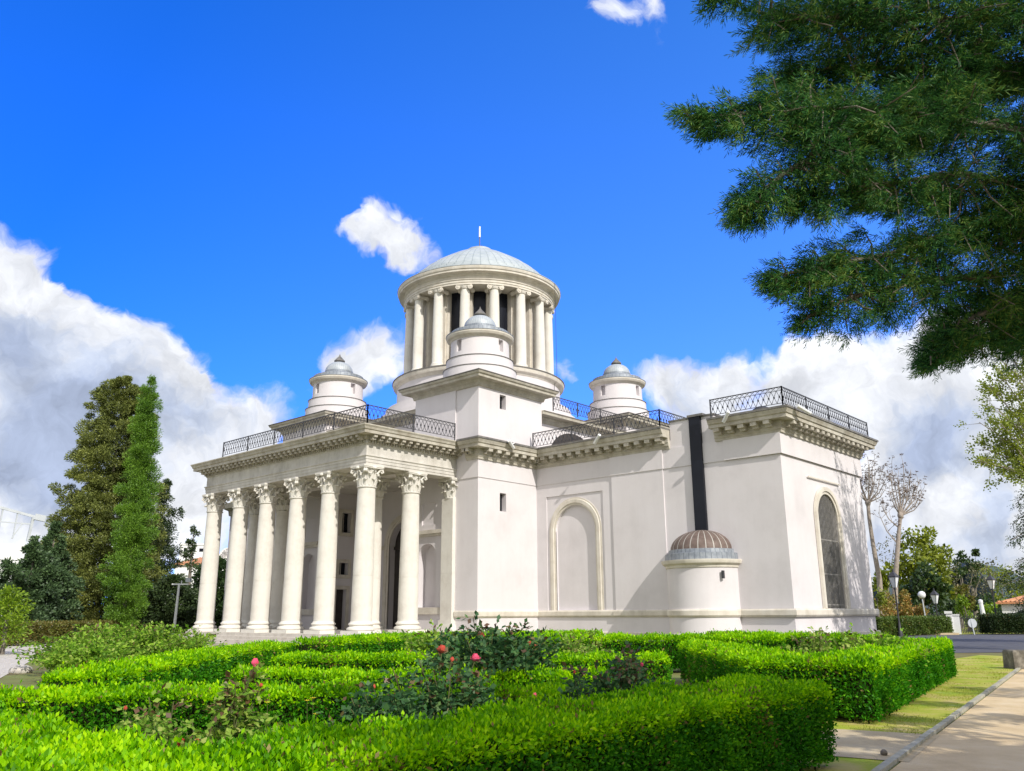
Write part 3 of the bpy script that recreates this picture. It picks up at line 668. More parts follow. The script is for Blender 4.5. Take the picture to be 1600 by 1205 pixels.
# ================================================================== GROUND
M['soil'] = surf('garden soil', [(.09, .07, .03), (.16, .13, .05), (.16, .19, .05), (.24, .22, .09)], .8, .95, 10, .5, 12)
M['grassy'] = surf('mossy turf', [(.52, .41, .21), (.44, .37, .12), (.34, .36, .04), (.23, .33, .015), (.50, .41, .21)], 1.1, .95, 10, .4, 30)
M['sand'] = surf('sandy path', [(.46, .34, .19), (.60, .46, .27), (.68, .55, .36)], 1.2, .95, 12, .5, 60)
M['dirt'] = surf('trodden dirt', [(.36, .27, .16), (.46, .37, .23), (.52, .44, .30)], 1.5, .95, 11, .45, 50)
M['gravel'] = surf('pale gravel', [(.36, .32, .27), (.52, .48, .43), (.64, .61, .56)], 5, .9, 10, .6, 70)
M['kerb'] = surf('kerb concrete', [(.27, .25, .18), (.38, .36, .28), (.46, .44, .36)], 5, .9, 8, .3, 40)
M['asphalt'] = surf('asphalt', [(.075, .075, .085), (.10, .10, .11), (.13, .13, .138)], 1.3, .9, 10, .3, 60)
M['bark'] = surf('bark', [(.10, .085, .07), (.18, .155, .13), (.25, .22, .19)], 6, .9, 8, .6, 25)
M['palebark'] = surf('pale bark', [(.20, .17, .14), (.32, .27, .23), (.42, .37, .32)], 6, .9, 8, .5, 25)
M['twig'] = surf('twigs', [(.035, .028, .015), (.06, .05, .025)], 4, .95, 3, 0)
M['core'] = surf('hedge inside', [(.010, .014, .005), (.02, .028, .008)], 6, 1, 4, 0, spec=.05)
def sheet(name, poly, z, mat, kind='structure', **t):
    m = MB(); m.add([(x, y, 0) for x, y in poly], [tuple(range(len(poly)))]); return m.build(name, mat, None, (0, 0, z), kind=kind, **t)
sheet('ground', [(-900, -300), (300, -300), (1200, 900), (-200, 1500), (-1300, 900)], 0, M['soil'])
PA, PB = np.array([38.93, -45.0]), np.array([33.0, -4.9])            # kerb line of the path
pd = (PB-PA)/np.linalg.norm(PB-PA); pn = np.array([pd[1], -pd[0]])
sheet('path', [tuple(PA+pn*.07), tuple(PA+pn*7), tuple(PB+pn*7), tuple(PB+pn*.07)], .008, M['sand'])
sheet('lawn_strip', [tuple(PA-pn*.07), tuple(PB-pn*.07), (31.0, -4.0), (31.2, -17), (34.2, -28), (34.9, -46)], .004, M['grassy'])
sheet('side_path', [(36.95, -30.6), (36.55, -28.1), (34.6, -28.6), (27.3, -22.0), (23.5, -23.2), (30.0, -29.4), (34.6, -31.0)], .012, M['dirt'])
sheet('garden_path', [(33.2, -33.6), (18.5, -22.8), (8, -20.0), (-14, -20.0), (-14, -17.6), (12, -17.6), (20.0, -20.5), (34.4, -31.6)], .006, M['dirt'])
sheet('gravel_path', [(19, -34.6), (-30, -14), (-30, -23), (8, -35)], .010, M['gravel'])
m = MB(); n = 42
for i in range(n):
    a = PA+(PB-PA)*(i+.01)/n; b = PA+(PB-PA)*(i+.99)/n
    m.obox((*(a+b)/2, .02), (*((b-a)/2), 0), (*(pn*.042), 0), (0, 0, .028+.004*math.sin(i*2.3)))
m.build('kerb', M['kerb'], kind='structure')
g1, g2 = gp(1180, 34.0), gp(2100, 38.0); r1, r2 = gp(2100, 66), gp(1250, 62)
sheet('road', [g1[:2], g2[:2], r1[:2], r2[:2]], .012, M['asphalt'])
m = MB(); k1, k2 = np.array(gp(1385, 61.9)), np.array(gp(1492, 62.6)); m.bar(k1+(0, 0, .07), k2+(0, 0, .07), .35, .15); m.build('road_kerb', M['dirt'], kind='structure')
sheet('verge', [gp(1300, 62.3)[:2], gp(1900, 66.5)[:2], gp(2100, 150)[:2], gp(1250, 150)[:2]], .016, M['grassy'])

# ================================================================== HEDGES
M['hedge'] = leafmat('hedge leaf', [(.05, .19, .0), (.15, .42, .0), (.33, .66, .0), (.54, .84, .003)], .45, gloss=.012, patch=1.3)
M['hedge_old_shade'] = leafmat('older shade-tinted hedge leaf', [(.012, .09, .002), (.028, .17, .004), (.06, .27, .006), (.15, .42, .008)], .36, gloss=.012, patch=1.3)  # older side leaves, with shade put into their colour
M['dry'] = leafmat('dry leaf', [(.10, .075, .02), (.22, .15, .05), (.30, .24, .09)], .2, gloss=.01)
M['hedge_far'] = leafmat('dull hedge leaf', [(.05, .09, .012), (.10, .17, .02), (.17, .24, .04)], .35)
M['hedge_dark'] = leafmat('dark hedge leaf', [(.010, .025, .006), (.02, .045, .01), (.04, .07, .012)], .2)
M['brownhedge'] = leafmat('brownish hedge leaf', [(.06, .09, .012), (.12, .14, .02), (.17, .12, .03), (.2, .26, .03)], .35)
def offs(path, d):
    P = [np.array(p, float) for p in path]; n = len(P); o = []
    for i in range(n):
        def nr(a, b):
            v = b-a; v /= np.linalg.norm(v); return np.array([v[1], -v[0]])
        if i == 0: k = nr(P[0], P[1])
        elif i == n-1: k = nr(P[-2], P[-1])
        else:
            n1, n2 = nr(P[i-1], P[i]), nr(P[i], P[i+1]); k = n1+n2; k /= (k@n1)
        o.append(P[i]+k*d)
    return o
def hedge(label, path, w, h, leaf, dens, mat='hedge', name='clipped_hedge', cat='hedge', group='clipped hedges of the parterre', rough=.07, stems=0):
    a, b = offs(path, w/2), offs(path, -w/2); P = []; D = []; N = []; U = np.array([0, 0, 1.])
    def quad(p0, p1, p2, p3, nrm, up):
        A = np.linalg.norm(np.cross(p1-p0, p3-p0)); n = int(A*dens)
        if n < 1: return
        s, t = RNG.random((n, 1)), RNG.random((n, 1))
        q = (p0*(1-s)+p1*s)*(1-t)+(p3*(1-s)+p2*s)*t
        lump = (np.sin(q[:, :1]*5.1+q[:, 1:2]*3.3)+np.sin(q[:, 1:2]*7.7-q[:, :1]*2.9+q[:, 2:]*6))*rough*.35
        q = q+nrm*(lump+RNG.normal(0, rough*.5, (n, 1))-.02)
        d = nrm*.55+U*up+unit(n)*.62
        if nrm[2] > .5: q[:, 2] += np.where(RNG.random(n) < .12, RNG.uniform(0, leaf*1.0, n), 0)
        P.append(q); D.append(d); N.append(unit(n)*.8+nrm*.7)
    for i in range(len(path)-1):
        a0, a1, b0, b1 = (np.array([*q, 0.]) for q in (a[i], a[i+1], b[i], b[i+1])); H = U*h; zb = U*.06
        quad(a0+H, a1+H, b1+H, b0+H, U, .45)
        for p0, p1, q0 in ((a0, a1, b0), (b0, b1, a0)):
            nr = p0-q0; nr /= np.linalg.norm(nr); quad(p0+zb, p1+zb, p1+H, p0+H, nr, .35)
    for e, f, g in ((a[0], b[0], a[1]), (a[-1], b[-1], a[-2])):
        e, f, g = (np.array([*q, 0.]) for q in (e, f, g)); nr = e-g; nr /= np.linalg.norm(nr); quad(e+U*.06, f+U*.06, f+U*h, e+U*h, nr, .35)
    P = np.concatenate(P); D = np.concatenate(D); N = np.concatenate(N); ln = leaf*RNG.uniform(.65, 1.3, len(P))
    # young shoots standing out of the clipped top
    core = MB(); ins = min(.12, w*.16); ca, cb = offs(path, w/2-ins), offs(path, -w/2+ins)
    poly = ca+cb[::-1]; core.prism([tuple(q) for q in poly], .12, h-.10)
    for i in range(stems):
        t = RNG.random(); sgn = RNG.choice((-1, 1)); k = min(int(t*(len(path)-1)), len(path)-2); f = t*(len(path)-1)-k
        q = (np.array(a if sgn > 0 else b)[k]*(1-f)+np.array(a if sgn > 0 else b)[k+1]*f)*.93+.07*(np.array(path)[k]*(1-f)+np.array(path)[k+1]*f)
        core.tube([(q[0], q[1], 0), (q[0]+RNG.normal(0, .05), q[1]+RNG.normal(0, .05), .35)], [.012, .008], 4)
    old = (P[:, 2] < h-(.10 if h > .82 else .07)-RNG.exponential(.05, len(P))) if mat == 'hedge' else np.zeros(len(P), bool)   # older leaves below the top, tinted darker so the sides read as shaded
    bn = np.sin(P[:, 0]*1.9+P[:, 1]*2.7+P[:, 2]*4)+np.sin(P[:, 0]*5.3-P[:, 1]*4.1)*.8+RNG.normal(0, .35, len(P))
    brown = (bn > 1.55) & (RNG.random(len(P)) < .30) | (RNG.random(len(P)) < .012)      # dry leaves, in patches
    me = leafmesh(name, P, D, N, ln, ln*.52, [M[mat], M['core'], M['hedge_old_shade'], M['dry']], core, slot=np.where(brown, 3, np.where(old, 2, 0)))
    return link(name, me, label=label, category=cat, group=group)
H = hedge
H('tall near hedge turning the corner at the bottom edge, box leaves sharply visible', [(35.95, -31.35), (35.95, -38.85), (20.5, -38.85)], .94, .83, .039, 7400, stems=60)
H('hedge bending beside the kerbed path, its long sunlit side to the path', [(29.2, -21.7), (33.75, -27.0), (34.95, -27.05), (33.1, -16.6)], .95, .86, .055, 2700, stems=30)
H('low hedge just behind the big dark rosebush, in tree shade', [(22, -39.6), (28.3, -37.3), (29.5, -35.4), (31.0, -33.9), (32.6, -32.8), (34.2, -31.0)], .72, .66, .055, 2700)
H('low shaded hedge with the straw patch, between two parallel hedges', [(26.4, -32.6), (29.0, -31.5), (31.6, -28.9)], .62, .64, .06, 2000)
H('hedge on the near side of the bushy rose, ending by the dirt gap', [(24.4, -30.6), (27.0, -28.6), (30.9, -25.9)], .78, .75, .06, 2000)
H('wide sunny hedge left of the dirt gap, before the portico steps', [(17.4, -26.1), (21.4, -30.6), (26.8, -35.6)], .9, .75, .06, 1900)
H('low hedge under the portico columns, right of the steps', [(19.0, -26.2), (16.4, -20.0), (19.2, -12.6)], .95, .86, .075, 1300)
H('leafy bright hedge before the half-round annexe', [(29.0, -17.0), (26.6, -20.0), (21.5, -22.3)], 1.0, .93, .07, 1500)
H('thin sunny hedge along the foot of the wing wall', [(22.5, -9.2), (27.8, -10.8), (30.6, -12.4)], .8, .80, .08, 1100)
H('short hedge beside the pale gravel at the left edge', [(3.5, -34.2), (-3, -28.2)], .9, .8, .09, 900)
H('brownish low hedge in front of the dark conifers', [(-12, -25.5), (-22, -13.0)], 1.2, 1.15, .12, 600, mat='brownhedge')
H('dull green hedge on the far side of the road, left of the gate', [gp(1360, 60)[:2], gp(1440, 62.5)[:2], gp(1471, 63.5)[:2]], 1.4, 1.15, .12, 600, mat='hedge_far', group='hedges across the road')
H('dark square hedge in front of the tile-roofed lodge', [gp(1538, 63.0)[:2], gp(1690, 63.5)[:2]], 1.6, 1.3, .12, 600, mat='hedge_dark', group='hedges across the road')

# grass in the strip by the path
n = 42000; t = RNG.random((n, 1)); off = RNG.random((n, 1))**1.1*2.4+.1
P = np.concatenate([PA+(PB-PA)*(.12+.85*t)-pn*off, np.full((n, 1), .006)], 1)
keep = (np.sin(P[:, 0]*2.1+P[:, 1]*1.3)+np.sin(P[:, 1]*3.1-P[:, 0])+RNG.normal(0, .7, n) > .45) & ~((P[:, 1] > -30.7) & (P[:, 1] < -28.3)); P = P[keep]; n = len(P)
M['grass'] = leafmat('grass blade', [(.20, .22, .02), (.26, .32, .015), (.40, .34, .08)], .3, gloss=.02)
me = leafmesh('grass', P, unit(n)*.7+(0, 0, .8), unit(n), RNG.uniform(.02, .055, n), .007, [M['grass']]); link('grass', me, kind='stuff')

# ================================================================== ROSES
M['rose'] = leafmat('rose leaf', [(.02, .06, .022), (.04, .115, .036), (.07, .17, .045), (.15, .25, .07)], .35, rough=.5, gloss=.025, patch=2.5)
M['roselight'] = leafmat('light rose leaf', [(.08, .18, .02), (.17, .33, .03), (.32, .46, .06), (.46, .46, .16)], .4, rough=.5, gloss=.02, patch=2.5)
M['springrose'] = leafmat('spring green rose leaf', [(.06, .15, .012), (.15, .32, .02), (.30, .48, .04), (.42, .50, .12)], .42, gloss=.015, patch=2.0)
M['rosered'] = leafmat('young red rose leaf', [(.08, .05, .025), (.16, .075, .035), (.16, .14, .035)], .3, gloss=.05)
M['cane'] = surf('rose cane', [(.05, .07, .02), (.09, .10, .03), (.12, .07, .04)], 5, .7, 3, 0)
M['pink'] = surf('pink petals', [(.75, .06, .16), (.85, .12, .24), (.9, .2, .33)], 30, .5, 3, 0)
M['redpink'] = surf('fading red petals', [(.55, .06, .05), (.65, .15, .09)], 30, .5, 3, 0)
M['palepink'] = surf('pale pink petals', [(.75, .45, .42), (.85, .6, .55)], 30, .5, 3, 0)
M['yellow'] = surf('yellow petals', [(.75, .60, .02), (.8, .7, .05)], 30, .5, 3, 0)
def flower_mesh(r, closed):
    m = MB()
    for ring, (k, rr, zz, tilt) in enumerate(((5, .35, .15, .2), (6, .65, .05, .6), (7, .95, -.08, 1.0))):
        for i in range(k):
            a = 2*math.pi*(i+.4*ring)/k; ca, sa = math.cos(a), math.sin(a); q = rr*(.55 if closed else 1); up = 1.25-tilt*(.35 if closed else .75)
            p0 = np.array([ca*.1, sa*.1, zz-.35]); p1 = np.array([ca*q, sa*q, zz+up*.35]); p2 = np.array([ca*q*1.02, sa*q*1.02, zz+up*.75]); s = np.array([-sa, ca, 0])
            m.add([r*(p0-s*.12), r*(p0+s*.12), r*(p1+s*.42), r*(p2+s*.26), r*(p2-s*.26), r*(p1-s*.42)], [(0, 1, 2, 5), (5, 2, 3, 4)])
    return m
def rosebush(label, base, height, spread, nc, leaf, nl, mat='rose', red=.12, flowers=(), seed=1, low=.25, tilt=(0, 0), group='rosebushes in the parterre'):
    rg = np.random.default_rng(seed); R = thing('rosebush', label, 'rosebush', base, group); bx = np.array(base)
    st = MB(); P = []; Dr = []; tips = []
    cl = [None]*nc+[np.array(f[0])-bx for f in flowers]
    for tip in cl:
        if tip is None:
            a = rg.uniform(0, 2*math.pi); q = spread*rg.uniform(.1, 1)**.7; hh = height*rg.uniform(.55, 1)*(1-.35*(q/spread)**2)
            tip = np.array([math.cos(a)*q+tilt[0]*hh, math.sin(a)*q+tilt[1]*hh, hh])
        b0 = np.array([*rg.normal(0, spread*.14, 2), 0]); mid = (b0+tip)/2+np.array([*rg.normal(0, .07, 2), .08])
        nl2 = int(nl*2.2)
        ts = np.linspace(0, 1, 6)[:, None]; cv = (1-ts)**2*b0+2*ts*(1-ts)*mid+ts**2*tip
        st.tube(cv, np.linspace(.011, .004, 6)*max(1, leaf/.05), 5)
        for j in range(nl2):
            t = rg.uniform(low, 1); p = (1-t)**2*b0+2*t*(1-t)*mid+t**2*tip; dr_ = rg.normal(size=3); dr_[2] *= .5; dr_ /= np.linalg.norm(dr_)
            c = p+dr_*leaf*1.6
            for s in range(5):
                w = dr_*(.3+.5*s)+rg.normal(0, .55, 3); P.append(p+dr_*leaf*(.6+.5*s)); Dr.append(w+(0, 0, -.1))
    P = np.array(P); Dr = np.array(Dr); n = len(P); top = (P[:, 2] > height*.78) & (rg.random(n) < red*1.3) | (rg.random(n) < red*.12)
    st.build('cane', M['cane'], R, smooth=60)
    for sel, mt in ((~top, mat), (top, 'rosered')):
        if sel.sum(): 
            k = int(sel.sum()); ln = leaf*1.12*rg.uniform(.7, 1.35, k); up = rg.normal(0, .45, (k, 3))+(0, 0, .9)
            link('foliage', leafmesh('foliage', P[sel], Dr[sel], up, ln, ln*.72, [M[mt]]), R)
    for tip, r, mt, closed in flowers:
        f = flower_mesh(r, closed); o = f.build('flower', M[mt], R, tuple(np.array(tip)-bx), smooth=60); o.rotation_euler = (rg.normal(0, .2), rg.normal(0, .2), rg.uniform(0, 6))
    return R
def tip(px, py, d): return tuple(at(px, py, d))
def fwd(d, py=1000): return d
b1 = gp(685, 7.3)
rosebush('big dark-leaved rosebush with pink blooms in the shade behind the near hedge', b1, 1.30, .85, 56, .046, 19, seed=3, low=.35,
         flowers=[(tip(743, 1030, 7.2), .045, 'pink', False), (tip(690, 1017, 7.4), .05, 'redpink', False), (tip(706, 1032, 7.2), .028, 'redpink', True), (tip(583, 1075, 7.0), .03, 'redpink', True), (tip(708, 1109, 6.9), .036, 'pink', True), (tip(748, 1072, 6.9), .036, 'pink', True)])
b0 = gp(340, 6.3)
rosebush('sunlit rosebush with one tall pink bud and blotchy leaves', b0, 1.2, .70, 52, .042, 17, mat='roselight', red=.25, seed=5, low=.4,
         flowers=[(tip(398, 1038, 6.0), .040, 'pink', True), (tip(408, 1072, 6.0), .02, 'redpink', True), (tip(284, 1162, 5.6), .036, 'redpink', False), (tip(308, 1160, 5.6), .022, 'redpink', True), (tip(431, 1135, 5.8), .024, 'redpink', True), (tip(343, 1102, 6), .018, 'redpink', True)])
rosebush('low straggling rosebush left of the tall pink bud, among the front hedges', gp(215, 6.4), .86, .6, 26, .042, 12, mat='roselight', red=.15, seed=6, low=.2, flowers=[(tip(196, 1108, 6.4), .022, 'redpink', True), (tip(246, 1120, 6.3), .02, 'pink', True)])
rosebush('low straggling rosebush at the far left between two bright hedges', gp(85, 6.9), .84, .55, 20, .042, 12, mat='roselight', red=.1, seed=16, low=.2)
rosebush('low leafy rosebush spreading at the foot of the big dark rosebush', gp(540, 6.9), .88, .55, 26, .045, 16, seed=7, low=.25)
rosebush('tall wide rosebush with reddish shoots before the tower corner', gp(762, 15.6), 1.62, 1.3, 90, .085, 15, seed=8, red=.22, low=.15,
         flowers=[(tip(751, 994, 15), .07, 'redpink', False), (tip(827, 1006, 15), .05, 'redpink', True), (tip(838, 1011, 15), .05, 'redpink', True)])
rosebush('dark rosebush with bare reddish shoots behind the middle of the near hedge', gp(945, 9.0), 1.25, .75, 52, .048, 17, seed=9, red=.3, low=.2,
         flowers=[(tip(897, 1052, 8.8), .03, 'redpink', True), (tip(1003, 1040, 9.2), .03, 'pink', True)])
rosebush('small rosebush with a drooping brown stem right of the big dark one', gp(850, 8.2), .88, .5, 16, .055, 10, seed=10, red=.3, low=.3, flowers=[(tip(836, 1088, 8.0), .032, 'pink', True)])
rosebush('tall thin reddish rose shoots rising against the annexe hedge', gp(968, 10.6), 1.38, .3, 9, .055, 9, seed=11, red=.45, low=.45)
rosebush('pale rosebush left of the reddish tall one, before the pilaster', gp(672, 19.5), 1.40, .75, 40, .08, 12, mat='springrose', red=.05, seed=12)
rosebush('sparse row of rose tips standing above the far hedge before the blind arch', gp(905, 19.0), 1.42, 1.3, 24, .07, 7, mat='roselight', red=.25, seed=13, low=.55)
rosebush('pale rosebush before the corner of the end wall', gp(1262, 17.5), 1.32, .8, 34, .075, 12, mat='roselight', red=.18, seed=14)
rosebush('wide pale rosebush under the barred window', gp(1350, 18.0), 1.38, 1.1, 60, .07, 14, mat='springrose', red=.1, seed=15)
rosebush('broad light-green rosebush mass left of the portico steps', gp(205, 26.0), 1.45, 3.0, 180, .085, 17, mat='springrose', red=.06, seed=17, low=.2, flowers=[(tip(214, 1024, 25), .11, 'palepink', False), (tip(152, 1006, 25), .10, 'palepink', False), (tip(128, 1012, 25), .08, 'palepink', False)])
rosebush('lower light-green rosebush beside the pale gravel', gp(140, 22.5), 1.0, 1.3, 80, .075, 16, mat='springrose', red=.03, seed=18, low=.2)
rosebush('spiky little rosebush in the dirt gap before the annexe', gp(1060, 10.8), .95, .28, 8, .05, 9, mat='rose', red=.0, seed=19)
rosebush('light new shoots standing behind the right end of the near hedge', gp(1095, 9.9), .86, .45, 12, .05, 10, mat='roselight', red=.0, seed=20)
for k, (px, py) in enumerate(((480, 1096), (489, 1092), (494, 1117), (418, 1099))):
    p = np.array(at(px, py, 6.4)); R = thing('wild_flower', 'thin-stalked yellow wild flower among the shaded hedge roses', 'wildflower', (p[0], p[1], 0), 'yellow wild flowers')
    m = MB(); m.tube([(0, 0, 0), (.02, .01, p[2]*.6), (0, 0, p[2])], [.004, .003, .002], 4); m.build('stalk', M['cane'], R)
    m = MB()
    for i in range(9): a = i*.7; m.add([(0, 0, 0), (.016*math.cos(a-.3), .016*math.sin(a-.3), .006), (.024*math.cos(a), .024*math.sin(a), .012), (.016*math.cos(a+.3), .016*math.sin(a+.3), .006)], [(0, 1, 2, 3)])
    m.build('flower', M['yellow'], R, (0, 0, p[2]))
# ================================================================== TREES
def zy(py, D, px=800):
    d = FW + RT*(px-800)/FPX - UP*(py-602.5)/FPX
    return float(CAM[2] + d[2]*D/(d[0]*FH[0]+d[1]*FH[1]))
def pp3(px, py, D):
    d = FW + RT*(px-800)/FPX - UP*(py-602.5)/FPX
    return CAM + d*D/(d[0]*FH[0]+d[1]*FH[1])
M['olive'] = leafmat('olive conifer sprays', [(.055, .075, .018), (.16, .195, .04), (.33, .36, .085)], .22, patch=.6)
M['cypress'] = leafmat('bright cypress sprays', [(.05, .125, .012), (.13, .27, .022), (.24, .41, .04)], .25, patch=.4)
M['fir'] = leafmat('dark fir sprays', [(.018, .035, .012), (.045, .08, .024), (.09, .13, .04)], .2, patch=.5)
M['bluefir'] = leafmat('bluish fir sprays', [(.03, .055, .028), (.065, .12, .045), (.12, .20, .07)], .2, patch=.5)
M['broad'] = leafmat('yellowish green leaves', [(.09, .12, .01), (.20, .25, .016), (.34, .38, .03)], .35, patch=.25)
M['deep'] = leafmat('deep green leaves', [(.015, .035, .01), (.035, .075, .018), (.07, .12, .03)], .3, patch=.3)
M['lime'] = leafmat('lime green leaves', [(.10, .18, .01), (.19, .32, .012), (.32, .44, .02)], .4, patch=.4)
M['greyleaf'] = leafmat('grey green budding leaves', [(.07, .07, .035), (.13, .13, .065), (.19, .18, .09)], .3, patch=.3)
M['redleaf'] = leafmat('red tipped leaves', [(.14, .18, .03), (.32, .24, .045), (.5, .24, .07)], .3, patch=.5)
M['pale'] = leafmat('pale spring leaves', [(.13, .18, .02), (.26, .33, .03), (.38, .42, .06)], .45, patch=.6)
M['conifer'] = leafmat('feathery evergreen sprays', [(.008, .042, .018), (.024, .10, .026), (.06, .19, .035), (.22, .32, .06)], .34, gloss=.015, patch=3.5)
def clumps(C, R, n, L_, W_, seed, outw=1.0, upw=.3, ctr=None, flat=1.0, jit=.7):
    rg = np.random.default_rng(seed); C = np.asarray(C); R = np.asarray(R); k = len(C)
    u = rg.normal(size=(k, n, 3)); u /= np.linalg.norm(u, axis=2, keepdims=True); rr = rg.random((k, n, 1))**.45
    o = u*rr*R[:, None, None]; o[:, :, 2] *= flat
    P = (C[:, None, :]+o).reshape(-1, 3); un = u.reshape(-1, 3)
    D = un*outw+np.array([0, 0, upw])+rg.normal(0, jit, P.shape)
    if ctr is not None:
        h = C-ctr; h[:, 2] = 0; h /= (np.linalg.norm(h, axis=1, keepdims=True)+1e-6); D += np.repeat(h, n, 0)*.8
    ln = L_*rg.uniform(.6, 1.35, len(P)); return P, D, rg.normal(size=P.shape)+un*.6, ln, ln*W_
def tree(name, label, base, trunk, crown, mats, cat='tree', group=None, barkm='bark'):
    T = thing(name, label, cat, base, group); m = MB(); bx = np.array(base)
    for pts, rs in trunk: m.tube([np.array(p)-bx for p in pts], rs, 8)
    m.build('trunk', M[barkm], T, smooth=60)
    P, D, N, ln, wd = crown
    link('crown', leafmesh('crown', P-bx, D, N, ln, wd, [M[mats]]), T); return T
def conifer(label, px, top, D, prof, mat, nc, n, Lf, seed, cr=.5, upw=.2, lean=0, name='conifer_tree', group=None, gap=.25, base_py=985, flat=.8, inner=.55, Wf=.45):
    """prof: list of (photo row, half width in photo px)"""
    rg = np.random.default_rng(seed); b = gp(px, D); zt = zy(top, D, px); s = D/FPX*1.02
    zz = np.array([zy(r, D, px) for r, w in prof])[::-1]; ww = np.array([w*s for r, w in prof])[::-1]
    C = []; R = []
    while len(C) < nc:
        z = rg.uniform(max(.4, zz[0]), zt); w = np.interp(z, zz, ww)
        if rg.random() > (w/ww.max())**1.0+.06: continue
        a = rg.uniform(0, 2*math.pi); lob = 1+gap*math.sin(3*a+z*1.1+seed)*math.sin(z*1.9+a+seed)
        q = w*rg.uniform(inner, 1.0)*lob
        r = cr*rg.uniform(.6, 1.3)*min(1, .35+w/ww.max())
        q = max(0, q-r*.5); C.append((b[0]+math.cos(a)*q+lean*(z/zt)*RH[0], b[1]+math.sin(a)*q+lean*(z/zt)*RH[1], z)); R.append(r)
    return tree(name, label, b, [([b, (b[0]+lean*RH[0]*.5, b[1]+lean*RH[1]*.5, zt*.5), (b[0]+lean*RH[0], b[1]+lean*RH[1], zt*.96)], [D*.003, D*.002, .03])],
                clumps(C, R, n, Lf, Wf, seed, 1.0, upw, np.array([b[0], b[1], 0]), flat), mat, group=group)
conifer('huge broad olive-green cypress, tallest tree of the left clump', 150, 590, 66, [(590, 12), (610, 40), (650, 52), (700, 62), (760, 68), (800, 82), (850, 92), (900, 98), (940, 92), (975, 70)], 'olive', 1080, 270, .18, 1, cr=.6, gap=.16, inner=.35, Wf=.36, flat=.6)
conifer('slim bright green columnar cypress in front of the olive-green one', 193, 587, 60, [(587, 3), (600, 12), (640, 21), (720, 28), (800, 33), (860, 37), (920, 38), (960, 34), (980, 26)], 'cypress', 640, 190, .14, 2, cr=.42, inner=.1, Wf=.3, lean=.1, gap=.08, upw=.9)
conifer('ragged dark fir right of the bright columnar cypress', 238, 748, 72, [(748, 3), (780, 14), (820, 30), (860, 40), (910, 44), (960, 44), (985, 40)], 'fir', 210, 130, .22, 3, cr=.55, Wf=.32, gap=.6, inner=.2)
conifer('thin spiky fir top beside the white block on the skyline', 291, 822, 90, [(822, 2), (850, 9), (890, 14), (930, 20), (975, 24)], 'fir', 46, 50, .28, 4, cr=.4, gap=.5)
conifer('dark leafy evergreen seen behind the first two portico columns', 333, 872, 84, [(872, 10), (900, 34), (940, 40), (985, 42)], 'deep', 150, 100, .36, 5, cr=.7, name='evergreen_tree')
conifer('bluish fir at the left edge below the white roof truss', 40, 838, 55, [(838, 4), (870, 22), (900, 44), (940, 58), (985, 60)], 'bluefir', 230, 130, .2, 6, cr=.42, gap=.5)
conifer('slender bluish fir between the left-edge fir and the huge cypress', 68, 812, 58, [(812, 2), (840, 12), (880, 26), (930, 36), (985, 40)], 'bluefir', 190, 130, .2, 7, cr=.38, gap=.5)
conifer('dark bushy conifer under the huge olive cypress, right of its foot', 262, 905, 64, [(905, 14), (930, 36), (960, 44), (985, 44)], 'fir', 150, 130, .22, 8, cr=.5)
b = gp(300, 76); tip_ = pp3(297, 800, 72); 
conifer('bright yellow-green bush at the left edge in front of the firs', 12, 922, 38, [(922, 10), (945, 26), (985, 34), (1002, 34)], 'lime', 60, 50, .15, 9, cr=.4, name='bush')
def broad(label, px, D, blobs_, mat, n, Lf, seed, trunk_px=None, name='broadleaf_tree', group=None, Wf=.6, barkm='bark', sub=9, cat='tree', tr=.014):
    """blobs: (px, py, radius px) crown masses"""
    rg = np.random.default_rng(seed); s = D/FPX; b = np.array(gp(px if trunk_px is None else trunk_px, D)); C = []; R = []; tr_ = []
    for x, y, r in blobs_:
        c = pp3(x, y, D); fr = np.array([*FH, 0]); c = c+fr*rg.normal(0, r*s*.35)
        for k in range(sub):
            u = rg.normal(size=3); u /= np.linalg.norm(u); C.append(c+u*r*s*rg.uniform(.35, .9)); R.append(r*s*rg.uniform(.22, .45))
        m1 = (b+c)/2; m1[2] = c[2]*.45; tr_.append(([b+(0, 0, max(0, c[2]*.12)), m1*.6+.4*np.array([b[0], b[1], c[2]*.4]), c], [D*tr*.09, D*tr*.06, .02]))
    tr_.append(([b, b+(0, 0, C[0][2]*.5)], [D*tr*.22, D*tr*.12]))
    return tree(name, label, tuple(b), tr_, clumps(C, R, n, Lf, Wf, seed, .5, .1), mat, cat=cat, group=group, barkm=barkm)
broad('big round yellow-green tree behind the street lamps', 1436, 100, [(1440, 850, 32), (1415, 880, 30), (1465, 870, 28), (1430, 900, 34), (1465, 905, 30), (1395, 905, 25), (1470, 930, 26)], 'broad', 70, .5, 21)
broad('deep green tree under the round yellow-green one, behind the white globe lamp', 1440, 90, [(1440, 905, 24), (1430, 935, 26), (1460, 930, 24), (1440, 965, 24)], 'deep', 70, .44, 22)
broad('grey-green budding tree right of the round yellow-green tree', 1510, 110, [(1505, 900, 26), (1530, 890, 30), (1545, 915, 26), (1490, 925, 20), (1515, 935, 24)], 'greyleaf', 26, .30, 23)
broad('tall pine-like tree on the skyline above the grey-green one', 1508, 150, [(1505, 872, 15), (1495, 890, 14), (1520, 885, 12)], 'deep', 40, .45, 24)
broad('slim conifer top right of the skyline pine', 1525, 150, [(1525, 865, 7), (1525, 885, 10), (1526, 905, 12)], 'deep', 36, .40, 25)
broad('dark purple-brown small tree behind the gate', 1500, 85, [(1500, 925, 13), (1508, 940, 12)], 'brownhedge', 40, .28, 26)
broad('lime green young tree right of the gate pillar', 1512, 72, [(1505, 950, 12), (1515, 965, 14), (1500, 938, 9), (1522, 975, 12)], 'lime', 46, .20, 27)
